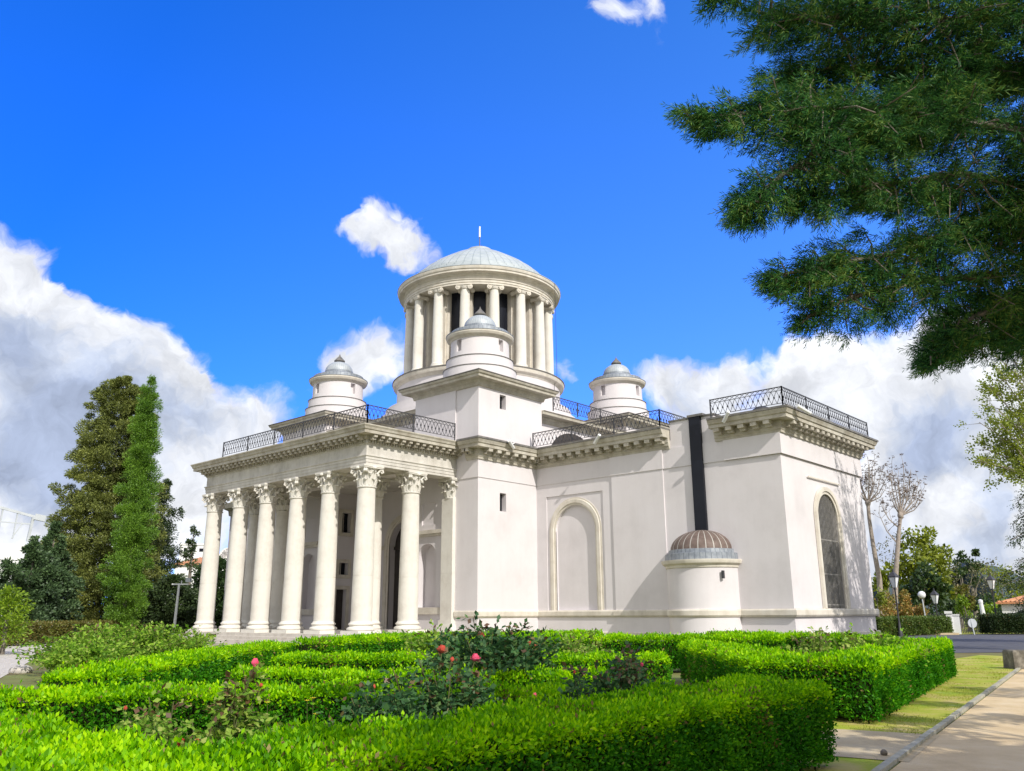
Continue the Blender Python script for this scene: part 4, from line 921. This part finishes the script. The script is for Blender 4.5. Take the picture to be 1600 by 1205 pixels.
broad('lime green shrub beside the lodge wall', 1545, 80, [(1545, 955, 14), (1552, 975, 14)], 'lime', 46, .22, 28, name='shrub', cat='shrub')
broad('grey-green tree behind the tiled lodge', 1572, 120, [(1560, 905, 26), (1590, 900, 30), (1575, 930, 30), (1610, 925, 30)], 'broad', 40, .42, 29)
broad('dark conical shrub left of the lime green young tree', 1490, 74, [(1488, 945, 8), (1488, 960, 11), (1488, 978, 12)], 'deep', 46, .22, 30, name='shrub', cat='shrub')
broad('round red-tipped bush at the foot of the lantern', 1405, 68, [(1405, 945, 24), (1385, 955, 24), (1425, 958, 24), (1395, 975, 26), (1425, 978, 24)], 'redleaf', 170, .18, 31, name='bush', cat='bush')
broad('green bush between the end wall and the red-tipped bush', 1372, 60, [(1372, 935, 16), (1375, 960, 18), (1370, 980, 18)], 'broad', 50, .20, 32, name='bush', cat='bush')
broad('far line of thin grey trees behind the pollarded trees', 1385, 140, [(1385, 870, 26), (1400, 845, 22), (1375, 900, 28)], 'greyleaf', 15, .35, 33)
for k, (pxs, lab) in enumerate(((1540, 'dark tree mass behind the fence right of the gate'), (1470, 'low dark tree mass behind the iron fence'), (1590, 'low dark shrub mass behind the tiled lodge'), (1420, 'dark shrub mass behind the red-tipped bush'))):
    broad(lab, pxs, 92+6*k, [(pxs-14, 950, 22), (pxs+14, 948, 22), (pxs, 968, 22)], 'deep', 40, .34, 40+k, name='shrub', cat='shrub')
# greenery behind the west wing, seen under the portico
conifer('dark evergreen glimpsed beyond the far end of the portico', 352, 905, 92, [(905, 8), (930, 22), (985, 26)], 'deep', 60, 60, .3, 45, cr=.6, name='evergreen_tree')

# ---- two pollarded trees with seed heads
def pollard(label, px, D, pts, head, fan, seed):
    rg = np.random.default_rng(seed); b = np.array(gp(px, D)); T = thing('pollarded_tree', label, 'tree', tuple(b), 'pollarded trees beside the end wall'); s = D/FPX
    m = MB(); tp = [pp3(x, y, D)-b for x, y in pts]; tp[0][2] = 0
    rs = [.27, .22, .18, .15, .16][:len(tp)]; m.tube(tp, rs, 9); k0 = tp[-1]; m.lathe([(.02, -.4), (.2, -.2), (.26, .0), (.22, .2), (.05, .35)], 10, tuple(k0)); m.build('trunk', M['palebark'], T, smooth=60)
    br = MB(); P = []; Dd = []
    starts = [k0]
    for x, y, f in fan:
        e = pp3(x, y, D)-b; e += np.array([*FH, 0])*rg.normal(0, .9); st = tp[int(f)] if f >= 0 else k0
        mid = st*.55+e*.45+np.array([*(RH*(e-st)[:2].dot(RH)*.18), -.1]); br.tube([st, mid, e], [.075, .045, .018], 5)
        for j in range(7):
            t = rg.uniform(.3, 1); p = (1-t)**2*st+2*t*(1-t)*mid+t*t*e; q = p+np.array([*rg.normal(0, .45, 2), rg.uniform(.35, 1.1)]); br.tube([p, (p+q)/2+rg.normal(0, .06, 3), q], [.022, .015, .010], 4)
            for w in range(3):
                q2 = q+rg.normal(0, .16, 3); P += [q2]*7
                for _ in range(7): v = rg.normal(size=3); v[2] *= .4; Dd.append(v)
    br.build('branch', M['palebark'], T, smooth=60); P = np.array(P); Dd = np.array(Dd); n = len(P)
    M.setdefault('seed', surf('dry seed heads', [(.10, .065, .045), (.20, .14, .11)], 9, .9, 3, 0))
    link('seed_head', leafmesh('seed_head', P, Dd, rg.normal(size=P.shape), rg.uniform(.10, .22, n), .06, [M['seed']]), T)
rg0 = np.random.default_rng(4)
pollard('pollarded bare tree nearest the end wall, trunk leaning left', 1379, 74, [(1379, 985), (1374, 905), (1364, 850), (1358, 810), (1356, 786)], 1, [(1330, 740, -1), (1345, 718, -1), (1358, 712, -1), (1370, 722, -1), (1384, 740, -1), (1386, 762, -1), (1338, 760, -1), (1350, 735, -1), (1364, 740, -1), (1376, 750, -1), (1334, 725, -1)], 51)
pollard('pollarded bare tree further from the end wall, fanning widest', 1399, 72, [(1397, 985), (1399, 905), (1403, 850), (1405, 825), (1407, 806)], 1, [(1384, 742, -1), (1398, 728, -1), (1414, 724, -1), (1428, 732, -1), (1440, 748, -1), (1442, 768, -1), (1434, 785, -1), (1391, 770, -1), (1408, 745, -1), (1422, 750, -1), (1380, 790, 3), (1376, 800, 2), (1404, 752, -1), (1430, 758, -1)], 52)

# ---- pale leafy tree at the right edge, shading the end wall
def limbtree(name, label, base, trunk, limbs, mat, sprays, Lf, Wf, seed, barkm='bark', blades=9, cat='tree', extra=None, twig=True, hang=-.15, tuft=1):
    """limbs: list of (points, radii of foliage along it, density per metre)"""
    rg = np.random.default_rng(seed); T = thing(name, label, cat, base); bx = np.array(base); m = MB(); P = []; D = []; N = []; Ls = []
    for pts, rs in trunk: m.tube([np.array(p, float)-bx for p in pts], rs, 10)
    for pts, w0, fr, dens, sc in limbs:
        pts = [np.array(p, float) for p in pts]; seg = [np.linalg.norm(b_-a_) for a_, b_ in zip(pts, pts[1:])]; tot = sum(seg)
        m.tube([p-bx for p in pts], np.linspace(w0, .012, len(pts)), 7)
        cnt = int(tot*dens*sprays)
        for i in range(cnt):
            t = rg.uniform(0, tot); k = 0
            while k < len(seg)-1 and t > seg[k]: t -= seg[k]; k += 1
            f = t/seg[k]; c = pts[k]*(1-f)+pts[k+1]*f; r0 = np.interp((k+f)/len(seg), np.linspace(0, 1, len(fr)), fr)
            ax = (pts[k+1]-pts[k])/seg[k]; u = rg.normal(size=3); u /= np.linalg.norm(u)
            if tuft > 1:
                if i % tuft == 0: tq = c+u*r0*rg.random()**.55; tq[2] += hang*r0; tr0 = min(.16*sc, .35*r0+.03)
                q = tq+u*tr0*rg.random()**.5; lc = c; ou = u
            else:
                q = c+u*r0*rg.random()**.6; q[2] += hang*r0
            if twig and ((tuft == 1 and i % 9 == 0) or (tuft > 1 and i % tuft == 0)): m.tube([c-bx, (c+q)/2+rg.normal(0, .03, 3)-bx, q-bx], [.012*sc, .007*sc, .004*sc], 4)
            d0 = (ax*.7 if tuft == 1 else ax*.35+(tq-lc)*1.2)+u*.8+np.array([0, 0, hang])+rg.normal(0, .35, 3); d0 /= np.linalg.norm(d0)
            s1 = np.cross(d0, rg.normal(size=3)); s1 /= np.linalg.norm(s1); s2 = np.cross(d0, s1)
            tt = np.linspace(0, 1, blades)[:, None]; sg = np.where(np.arange(blades)%2 == 0, 1, -1)[:, None]; an = rg.uniform(0, math.pi, (blades, 1)) if blades > 6 else np.zeros((blades, 1))
            L0 = Lf*sc*rg.uniform(.7, 1.3)
            side = (s1*np.cos(an)+s2*np.sin(an))*sg
            P.append(q+d0*tt*L0*2.2); D.append(d0*.75+side*.75*(1-.5*tt)+rg.normal(0, .12, (blades, 3))); N.append(np.cross(d0, side)+rg.normal(0, .3, (blades, 3))); Ls.append(np.full(blades, L0)*(1.05-.45*tt[:, 0]))
    P = np.concatenate(P); D = np.concatenate(D); N = np.concatenate(N); Ls = np.concatenate(Ls)
    m.build('trunk', M[barkm], T, smooth=60)
    link('crown', leafmesh('crown', P-bx, D, N, Ls, Ls*Wf, [M[mat]]), T)
    return T
E_B = (34.2, .5, 0)
rg = np.random.default_rng(61); EL = []
def inframe(p, pad=0):
    ok, x, y = seen(np.array([p])); return bool(ok[0] and -pad < x[0] < 1600+pad and y[0] < 1205)
for k in range(70):
    z0 = rg.uniform(3.5, 13.5); a = rg.uniform(0, 2*math.pi); q = rg.uniform(2.0, 4.6); e = np.array([E_B[0]+math.cos(a)*q, E_B[1]+math.sin(a)*q, z0+rg.uniform(.5, 5.5)])
    ok, x, y = seen(np.array([e]))
    if ok[0] and (x[0] < 1515 or (x[0] < 1600 and y[0] > 750)): continue
    EL.append(([(E_B[0], E_B[1], z0*.8), ((E_B[0]+e[0])/2, (E_B[1]+e[1])/2, (z0+e[2])/2+.3), tuple(e)], .05, [.25, .7, .75, .35], 1, 1.0))
for x, y, d in ((1545, 600, 35), (1530, 660, 35), (1535, 700, 35), (1560, 640, 34), (1575, 700, 35), (1585, 580, 35), (1590, 660, 34), (1570, 745, 35), (1555, 570, 35), (1525, 720, 34)):
    e = at(x, y, d); EL.append(([(E_B[0], E_B[1], 6), ((E_B[0]+e[0])/2, (E_B[1]+e[1])/2, (6+e[2])/2+.4), tuple(e)], .06, [.1, .35, .75, .6], 3.4, 1.0))
limbtree('spring_tree', 'pale green loose-leaved tree reaching in from the right edge below the dark evergreen boughs', E_B, [([E_B, (34.3, .6, 4), (34.1, .4, 8.5), (34.3, .5, 15)], [.32, .24, .17, .06])], EL, 'pale', 16, .14, .6, 62, tuft=5, barkm='palebark', blades=5)

# ---- big dark evergreen overhead, trunk out of the picture on the right
T0 = np.array([45.2, -35.0, 0.])
top = [T0, T0+(.1, .1, 4), T0+(0, .3, 8), T0+(-.3, .3, 12.5)]
def P3(lst): return [tuple(at(*q)) for q in lst]
IN = [  # (limb through photo points at depth, limb radius, foliage radius (px at depth), density)
 ([(1660, 20, 7.2), (1480, 30, 7.0), (1320, 30, 6.8), (1185, 20, 6.6)], .05, [75, 85, 75, 35], 1.0),
 ([(1660, 120, 7.6), (1500, 110, 7.4), (1340, 105, 7.2), (1215, 115, 7.0)], .05, [80, 80, 70, 30], 1.0),
 ([(1660, 215, 7.0), (1420, 175, 6.8), (1240, 170, 6.5), (1085, 185, 6.3)], .05, [60, 60, 52, 20], 1.15),
 ([(1420, 190, 6.9), (1300, 225, 6.6), (1220, 275, 6.4), (1160, 325, 6.3)], .03, [55, 55, 45, 20], 1.1),
 ([(1530, 65, 7.0), (1470, 160, 6.9), (1400, 185, 6.8), (1290, 290, 6.6), (1240, 310, 6.5)], .045, [25, 25, 40, 52, 25], .9),
 ([(1660, 300, 7.2), (1500, 270, 7.0), (1400, 285, 6.8), (1345, 290, 6.6)], .04, [75, 65, 40, 25], .95),
 ([(1660, 345, 7.4), (1520, 350, 7.2), (1400, 395, 7.0), (1300, 415, 6.8), (1205, 432, 6.6)], .05, [70, 60, 45, 45, 18], 1.0),
 ([(1560, 430, 7.3), (1430, 440, 7.1), (1330, 465, 6.9), (1262, 495, 6.8)], .035, [60, 55, 42, 18], 1.0),
 ([(1660, 450, 7.4), (1560, 470, 7.2), (1500, 510, 7.1), (1450, 565, 7.0)], .035, [70, 55, 45, 14], 1.0),
 ([(1660, 520, 7.6), (1600, 500, 7.4), (1540, 500, 7.3), (1480, 530, 7.2)], .03, [50, 50, 40, 25], .9),
 ([(1660, -40, 7.0), (1400, -50, 6.8), (1240, -20, 6.8)], .05, [80, 80, 60], 1.0),
 ([(1300, -60, 6.4), (1180, -60, 6.2), (1115, -14, 6.1)], .03, [50, 40, 16], .6),
]
LB = []
for pts, w, fr, dn in IN:
    p3 = P3(pts); d = pts[0][2]; a0 = np.array(p3[0]); tz = min(12, max(3.2, a0[2]-.6))
    if pts[0][0] >= 1650: p3 = [tuple(T0+(0, 0, tz)), tuple((T0+(0, 0, tz))*.5+a0*.5+np.array([0, 0, .35]))]+p3; fr2 = [.05*FPX/d, .35*FPX/d]+fr
    else: fr2 = fr
    LB.append((p3, w, [f*d/FPX for f in fr2], dn, 1.0))
rg = np.random.default_rng(71); OUT = []
while len(OUT) < 30:                                  # boughs over the near hedge, out of the picture
    e = np.array([36.3, rg.uniform(-37.6, -30.6), rg.uniform(.3, 1.2)])+sv*rg.uniform(7.0, 13.5); a0 = T0+(0, 0, e[2]-.3); md = (a0+e)/2+(0, 0, .3)
    if any(inframe(p, 150) for p in (e, md, e*.5+md*.5)): continue
    OUT.append(([tuple(a0), tuple(md), tuple(e)], .05, [.3, .8, .85, .5], .09, 3.2))
while len(OUT) < 50:                                  # and over the sandy path
    e = np.array([rg.uniform(37.5, 41.5), rg.uniform(-34.0, -26.0), 0])+sv*rg.uniform(8.0, 13.0); a0 = T0+(0, 0, e[2]-.3); md = (a0+e)/2+(0, 0, .3)
    if any(inframe(p, 150) for p in (e, md, e*.5+md*.5)): continue
    OUT.append(([tuple(a0), tuple(md), tuple(e)], .05, [.05, .12, .5, .35], .16, 2.4))
for k in range(300):
    if len(OUT) >= 74: break
    z0 = rg.uniform(3.0, 6.5); a = rg.uniform(0, 2*math.pi); q = rg.uniform(2.2, 5.6)*(1-.045*(z0-3)); e = T0+np.array([math.cos(a)*q, math.sin(a)*q, z0+rg.uniform(-.8, 1.6)])
    md = (T0+(0, 0, z0))*.5+e*.5+np.array([0, 0, .3])
    if any(inframe(p, 150) for p in (e, md, e*.5+md*.5)): continue
    if np.linalg.norm(e[:2]-CAM[:2]) < 1.6 and e[2] < 4: continue
    OUT.append(([tuple(T0+(0, 0, z0)), tuple(md), tuple(e)], .06, [.15, .8, .85, .35], .075, 3.4))
limbtree('evergreen_tree', 'dark feathery evergreen whose near boughs hang into the upper right corner of the sky', tuple(T0), [(top, [.42, .36, .26, .08])], LB+OUT, 'conifer', 860, .058, .13, 72, tuft=22, barkm='bark', blades=17, hang=-.25)

# ---- two leafy trees out of the picture on the right, their shade dapples the path
rg = np.random.default_rng(81); TB = {0: np.array([46.8, -21.5, 0]), 1: np.array([48.6, -32.0, 0])}; TC = {0: [], 1: []}
for k in range(150):
    q = np.array([rg.uniform(35.0, 42.5), rg.uniform(-35.5, -11.0), 0]); p = q+sv*rg.uniform(7.5, 14.0)
    if inframe(p, 130): continue
    TC[0 if p[1] > -28 else 1].append(p)
for k, lab in ((0, 'leafy tree right of the far stretch of the sandy path, shading it'), (1, 'leafy tree right of the near end of the sandy path, shading it')):
    BB = TB[k]; C = TC[k][:46]; R = rg.uniform(.28, .62, len(C)); tr_ = [([BB, BB+(0, 0, 4), BB+(.1, 0, 8.5)], [.3, .22, .06])]
    for c in C[::2]: tr_.append(([BB+(0, 0, min(7.5, c[2]*.8)), (BB+(0, 0, c[2]))*.5+c*.5, c], [.06, .045, .015]))
    tree('shade_tree', lab, tuple(BB), tr_, clumps(C, R, 240, .2, .5, 82+k, flat=.7), 'deep')
# ---- dark drooping conifer at the right edge
rg = np.random.default_rng(91); DB = np.array(gp(1655, 46)); LBd = []
for k in range(60):
    py = rg.uniform(760, 955); e = pp3(1655, py, 46); a = rg.uniform(0, 2*math.pi); q = np.interp(py, [760, 850, 900, 955], [.9, 2.6, 3.0, 1.6])*rg.uniform(.7, 1.05); r0 = np.array([DB[0], DB[1], e[2]+.4])
    e = np.array([DB[0]+math.cos(a)*q, DB[1]+math.sin(a)*q, e[2]-.2]); LBd.append(([tuple(r0), tuple((r0+e)/2+(0, 0, .25)), tuple(e)], .03, [.1, .3, .35, .2], 1, 1.0))
limbtree('cedar_tree', 'dark drooping cedar at the right edge above the tiled lodge', tuple(DB), [([DB, DB+(0, 0, 4), DB+(0, 0, 9.3)], [.28, .2, .04])], LBd, 'fir', 38, .15, .4, 92, blades=5, hang=-.5)

# ================================================================== BACKGROUND BUILDINGS AND STREET THINGS
M['render'] = surf('white render', [(.70, .70, .70), (.78, .78, .77)], .5, .9, 4, 0)
M['tile'] = surf('clay roof tiles', [(.42, .17, .08), (.55, .26, .13), (.65, .36, .2)], 1.5, .8, 6, .1)
M['steel'] = surf('grey paint', [(.42, .45, .48), (.52, .55, .58)], 1, .6, 3, 0)
M['hill'] = surf('far wooded hill', [(.05, .075, .08), (.08, .105, .11)], .02, 1, 8, 0)
def frame_of(px, D): 
    b = np.array(gp(px, D)); f = np.array([b[0]-CAM[0], b[1]-CAM[1], 0.]); f /= np.linalg.norm(f)
    return b, np.array([f[1], -f[0], 0.]), f                     # fronts face the garden
def mpp(px, D): return D/FPX*math.cos(math.atan((px-800)/FPX))      # metres per photo pixel across the sight line
def quadbox(m, b, r, f, x0, x1, y0, y1, z0, z1, mi=0):
    c = b+r*(x0+x1)/2+f*(y0+y1)/2+np.array([0, 0, (z0+z1)/2]); m.obox(c-b, r*(x1-x0)/2, f*(y1-y0)/2, (0, 0, (z1-z0)/2), mi)
def house(name, label, px0, px1, D, ytop, depth, mat='render', roof=None, yroof=None, wins=(), cat='building', over=.4):
    b, r, f = frame_of((px0+px1)/2, D); s = mpp((px0+px1)/2, D); w = (px1-px0)*s/2; z1 = zy(ytop, D, px0); T = thing(name, label, cat, tuple(b))
    m = MB(); quadbox(m, b, r, f, -w, w, 0, depth, 0, z1); m.build('wall', M[mat], T)
    if roof:
        zr = zy(yroof, D, px0); m = MB(); o = over; P = [b-b-r*(w+o)-f*o, r*(w+o)-f*o, r*(w+o)+f*(depth+o), -r*(w+o)+f*(depth+o)]; A_ = (0, 0, z1+.02); rl = max(.2, w-depth*.5)
        R1, R2 = -r*rl+f*depth/2+np.array([0, 0, zr]), r*rl+f*depth/2+np.array([0, 0, zr]); v = [p+A_ for p in P]+[p+np.array(A_)+(0, 0, .12) for p in P]+[R1, R2]
        m.add(v, [(3, 2, 1, 0), (0, 1, 5, 4), (1, 2, 6, 5), (2, 3, 7, 6), (3, 0, 4, 7), (4, 5, 9, 8), (5, 6, 9), (6, 7, 8, 9), (7, 4, 8)])
        # rows of half-round tiles on the near slopes
        for i in range(int(2*(w+o)/.28)):
            t = (i+.5)/int(2*(w+o)/.28); e0 = v[4]*(1-t)+v[5]*t; e1 = R1+(R2-R1)*min(1, max(0, (t*2*(w+o)-(w+o-rl))/(2*rl))); k = min(1, min(t, 1-t)*2*(w+o)/max(.1, (w+o-rl))); e1 = e0+(e1-e0)*k if k < 1 else e1
            if k < 1: e1 = e0*(1-k)+(R1 if t < .5 else R2)*k
            m.tube([e0+(0, 0, .03), e1+(0, 0, .03)], .07, 6)
        m.build('roof', M[roof], T)
    else:
        m = MB(); quadbox(m, b, r, f, -w-.15, w+.15, -.15, depth+.15, z1, z1+.35); m.build('roof_edge', M['render'], T)
    for x0, x1, y0, y1 in wins:
        m = MB(); quadbox(m, b, r, f, (x0-(px0+px1)/2)*s, (x1-(px0+px1)/2)*s, -.06, 0, zy(y1, D, px0), zy(y0, D, px0)); m.build('window', M['glass'], T)
    return T, b, r, f, s
house('lodge', 'small white lodge with an orange tiled roof at the right edge', 1567, 1660, 66, 944, 6, roof='tile', yroof=928, wins=((1575, 1588, 958, 966), (1592, 1606, 955, 966), (1614, 1630, 955, 970)), over=.35)
house('apartment_block', 'plain white block on the left skyline beside the portico', 272, 316, 170, 852, 14, wins=((278, 284, 857, 862), (290, 296, 857, 862), (302, 308, 857, 862)))
house('tiled_house', 'house with a brown-orange roof below the white block on the left', 268, 345, 120, 884, 10, roof='tile', yroof=868)
T, b, r, f, s = house('church', 'pale church front with an arched gable seen between the first two columns', 340, 372, 130, 880, 10)
m = MB()
for i in range(13):
    a0, a1 = math.pi*i/13, math.pi*(i+1)/13; q = 13*s; zc = zy(880, 130, 350)+.3
    m.obox(r*(-3*s)+r*q*math.cos((a0+a1)/2)-f*.2+np.array([0, 0, zc+q*1.2*math.sin((a0+a1)/2)]), r*.5, f*.5, (0, 0, .5))
m.extr([(-3*s+11*s*math.cos(math.pi*i/12), zy(880, 130, 350)+.35+13*s*math.sin(math.pi*i/12)) for i in range(13)], lambda x, z: r*x+np.array([0, 0, z]), lambda x, z: r*x+f*.5+np.array([0, 0, z]))
m.build('gable', M['render'], T)
m = MB(); quadbox(m, b, r, f, -6*s, -2*s, -.1, 0, zy(912, 130, 350), zy(890, 130, 350)); quadbox(m, b, r, f, 2*s, 5*s, -.1, 0, zy(912, 130, 350), zy(890, 130, 350)); m.build('window', M['wood'], T)
# white truss-roofed building at the left edge
b, r, f = frame_of(0, 110); s = mpp(0, 110); T = thing('sports_hall', 'white building with an open roof truss at the left edge', 'building', tuple(b)); Z = lambda y: zy(y, 110, 10)
m = MB(); quadbox(m, b, r, f, -90*s, 24*s, 0, 20, 0, Z(850)); m.build('wall', M['render'], T)
m = MB(); X = lambda x, y: r*x*s+np.array([0, 0, Z(y)])
for p, q, w in (((-60, 787), (50, 810), .45), ((30, 806), (26, 845), .45), ((-60, 815), (28, 818), .22), ((4, 800), (2, 842), .2), ((14, 818), (0, 842), .2), ((-20, 796), (-22, 842), .25), ((32, 806), (50, 809), 1.1)): m.bar(X(*p), X(*q), w*.7, w*.7)
m.build('roof_truss', M['steel'], T)
# hill
m = MB(); n = 40
for i in range(n+1):
    pass
hp = [gp(1150+i*18, 900+60*math.sin(i*.7)) for i in range(n)]; hh = [30+22*math.exp(-((i-24)/5)**2)+2*math.sin(i*1.7) for i in range(n)]
vs = [(x, y, -1) for x, y, _ in hp]+[(x-FH[0]*-60, y+FH[1]*60, h) for (x, y, _), h in zip(hp, hh)]+[(x+FH[0]*300, y+FH[1]*300, -1) for x, y, _ in hp]
m.add(vs, [(i, i+1, n+i+1, n+i) for i in range(n-1)]+[(n+i, n+i+1, 2*n+i+1, 2*n+i) for i in range(n-1)]); m.build('hills', M['hill'], kind='structure', smooth=60)
# street lamps
M['lampglass'] = surf('frosted lamp glass', [(.70, .72, .74), (.78, .80, .82)], 2, .3, 2, 0)
def lantern(label, px, D, ytop, yneck, sc):
    b = np.array(gp(px, D)); T = thing('street_lamp', label, 'street lamp', tuple(b), 'lantern street lamps near the gate'); h = zy(yneck, D, px); k = sc
    m = MB(); m.lathe([(.16, 0), (.16, .25), (.11, .35), (.08, .9), (.055, 1.0), (.05, h-.15), (.10, h-.08), (.04, h)], 12); m.build('post', M['iron'], T, smooth=40)
    m = MB(); m.lathe([(.13*k, h), (.27*k, h+.55*k)], 4, a0=.6, a1=.6+2*math.pi); m.build('lamp_glass', M['lampglass'], T)
    m = MB(); m.lathe([(.31*k, h+.55*k), (.31*k, h+.6*k), (.12*k, h+.8*k), (.05*k, h+.86*k), (.03*k, h+1.0*k), (0, h+1.02*k)], 4, a0=.6, a1=.6+2*math.pi)
    for i in range(4): a = .6+i*math.pi/2; m.bar((.13*k*math.cos(a), .13*k*math.sin(a), h), (.285*k*math.cos(a), .285*k*math.sin(a), h+.56*k), .03*k)
    m.build('lamp_cap', M['iron'], T)
lantern('lantern lamp in front of the red-tipped bush', 1403, 60, 905, 918, 1.25)
lantern('lantern lamp right of the white globe lamp', 1464, 66, 925, 943, 1.1)
lantern('lantern lamp beside the tiled lodge', 1556, 72, 903, 920, 1.25)
b = np.array(gp(1446, 66)); T = thing('globe_lamp', 'white globe lamp on a thin leaning pole between two lanterns', 'street lamp', tuple(b)); t = pp3(1441, 936, 66)-b
m = MB(); m.tube([(0, 0, 0), t], [.06, .045], 8); m.build('post', M['steel'], T); m = MB(); m.lathe([(.28*math.sin(a), -.28*math.cos(a)) for a in np.linspace(.05, math.pi-.05, 12)], 18, tuple(t+(0, 0, .3))); m.build('globe', M['white'], T, smooth=60)
# gate pillar, fence, gate, sign, pole
b, r, f = frame_of(1491, 64); s = mpp(1491, 64); Zg = lambda y: zy(y, 64, 1490)
T = thing('gate_pillar', 'white gate pillar with a stepped cap at the end of the dull hedge', 'gate pillar', tuple(b)); m = MB(); quadbox(m, b, r, f, -8*s, 7*s, 0, .8, 0, Zg(962)); m.build('shaft', M['white'], T)
m = MB(); quadbox(m, b, r, f, -13*s, -4*s, -.06, .7, 0, Zg(959)); quadbox(m, b, r, f, -15*s, -3*s, -.12, .76, Zg(959), Zg(955)); quadbox(m, b, r, f, -8.6*s, 7.6*s, -.05, .85, Zg(962), Zg(960)); m.build('cap', M['render'], T)
def bars(label, name, px0, px1, D, ytop, n, cat, group=None):
    b, r, f = frame_of((px0+px1)/2, D); s = mpp((px0+px1)/2, D); w = (px1-px0)*s/2; h = zy(ytop, D, px0); T = thing(name, label, cat, tuple(b), group); m = MB()
    for i in range(n+1): x = -w+2*w*i/n; m.bar(r*x, r*x+(0, 0, h+.1*(i % 2)), .045)
    m.build('bar', M['iron'], T); m = MB()
    for z in (.25, h-.2): m = MB(); m.bar(-r*w+(0, 0, z), r*w+(0, 0, z), .06); m.build('rail', M['iron'], T)
bars('black iron fence behind the dull hedge, left of the white pillar', 'iron_fence', 1444, 1478, 66, 960, 16, 'fence')
bars('black iron gate right of the white pillar', 'iron_gate', 1499, 1530, 66, 962, 12, 'gate')
b = np.array(gp(1518, 62.6)); T = thing('road_sign', 'round road sign seen from behind on a short post by the gate', 'sign', tuple(b)); hs = zy(974, 62.6, 1518); r = np.array([*RH, 0]); f = np.array([*FH, 0])
m = MB(); m.tube([(0, 0, 0), (-.12, 0, hs+.3)], .045, 6); m.build('post', M['steel'], T); m = MB(); n = 20; m.extr([(.32*math.cos(2*math.pi*i/n), hs+.32*math.sin(2*math.pi*i/n)) for i in range(n)], lambda x, z: r*x+np.array([0, 0, z])+f*.06, lambda x, z: r*x+np.array([0, 0, z])+f*.09); m.build('disc', M['steel'], T)
b = np.array(gp(1538, 67)); T = thing('marker_post', 'thick pale leaning post right of the road sign', 'post', tuple(b)); t = pp3(1532, 940, 67)-b; m = MB(); m.tube([(0, 0, 0), t], [.2, .14], 10); m.lathe([(.17, -.1), (.17, .1), (.05, .16)], 10, tuple(t)); m.build('shaft', M['white'], T)
# floodlight mast on the left
b = np.array(gp(274, 60)); T = thing('light_mast', 'slim white mast with a cross arm and small floodlight left of the portico', 'light mast', tuple(b)); t = pp3(280, 913, 60)-b; r = np.array([*RH, 0])
m = MB(); m.tube([(0, 0, 0), t], [.11, .08], 8); m.build('post', M['white'], T); m = MB(); m.bar(t-r*.5, t+r*.65, .09); m.bar(t+r*.15, t+r*.15+(0, 0, .25), .05); m.build('cross_arm', M['white'], T)
m = MB(); m.obox(t+r*.62+np.array([0, 0, .28]), r*.16, (.12*FH[0], .12*FH[1], 0), (0, 0, .14)); m.build('floodlight', M['steel'], T)
# stone block, cone on the ground
b = np.array(gp(1583, 25.6)); T = thing('stone_block', 'squat mottled stone block on the grass beside the path', 'stone block', tuple(b)); r = np.array([*RH, 0]); f = np.array([*FH, 0])
M['oldstone'] = surf('lichen stone', [(.05, .045, .04), (.14, .125, .10), (.34, .31, .26)], 3.5, .9, 8, .5, 20)
m = MB(); vs = []
for z, k in ((-.02, 1.0), (.10, .97), (.46, .92), (.52, .86)):
    for a_, c_ in ((-1, -1), (1, -1), (1, 1), (-1, 1)): vs.append(r*a_*.36*k+f*c_*.3*k+np.array([0.02*a_*z, .03*c_*z, z]))
m.add(vs, [(3, 2, 1, 0), (12, 13, 14, 15)]+[(j*4+i, j*4+(i+1) % 4, j*4+4+(i+1) % 4, j*4+4+i) for j in range(3) for i in range(4)]); m.build('block', M['oldstone'], T)
b = at(1380, 1166, 9.7); m = MB(); m.lathe([(.012, -.05), (.035, -.03), (.042, .0), (.034, .03), (.012, .055)], 9); o = m.build('pine_cone', M['bark'], None, (b[0], b[1], .035), smooth=60, label='small dark cone lying on the dirt by the kerb', category='cone'); o.rotation_euler = (1.4, .2, .6)
b = at(45, 1026, 24); m = MB(); m.lathe([(.5, -.1), (.62, .1), (.55, .3), (.3, .42), (.05, .45)], 11); o = m.build('pale_rock', M['gravel'], None, (gp(45, 26)[0], gp(45, 26)[1], .0), smooth=50, label='pale rock at the edge of the gravel on the left', category='rock'); o.scale = (.75, .5, .5)
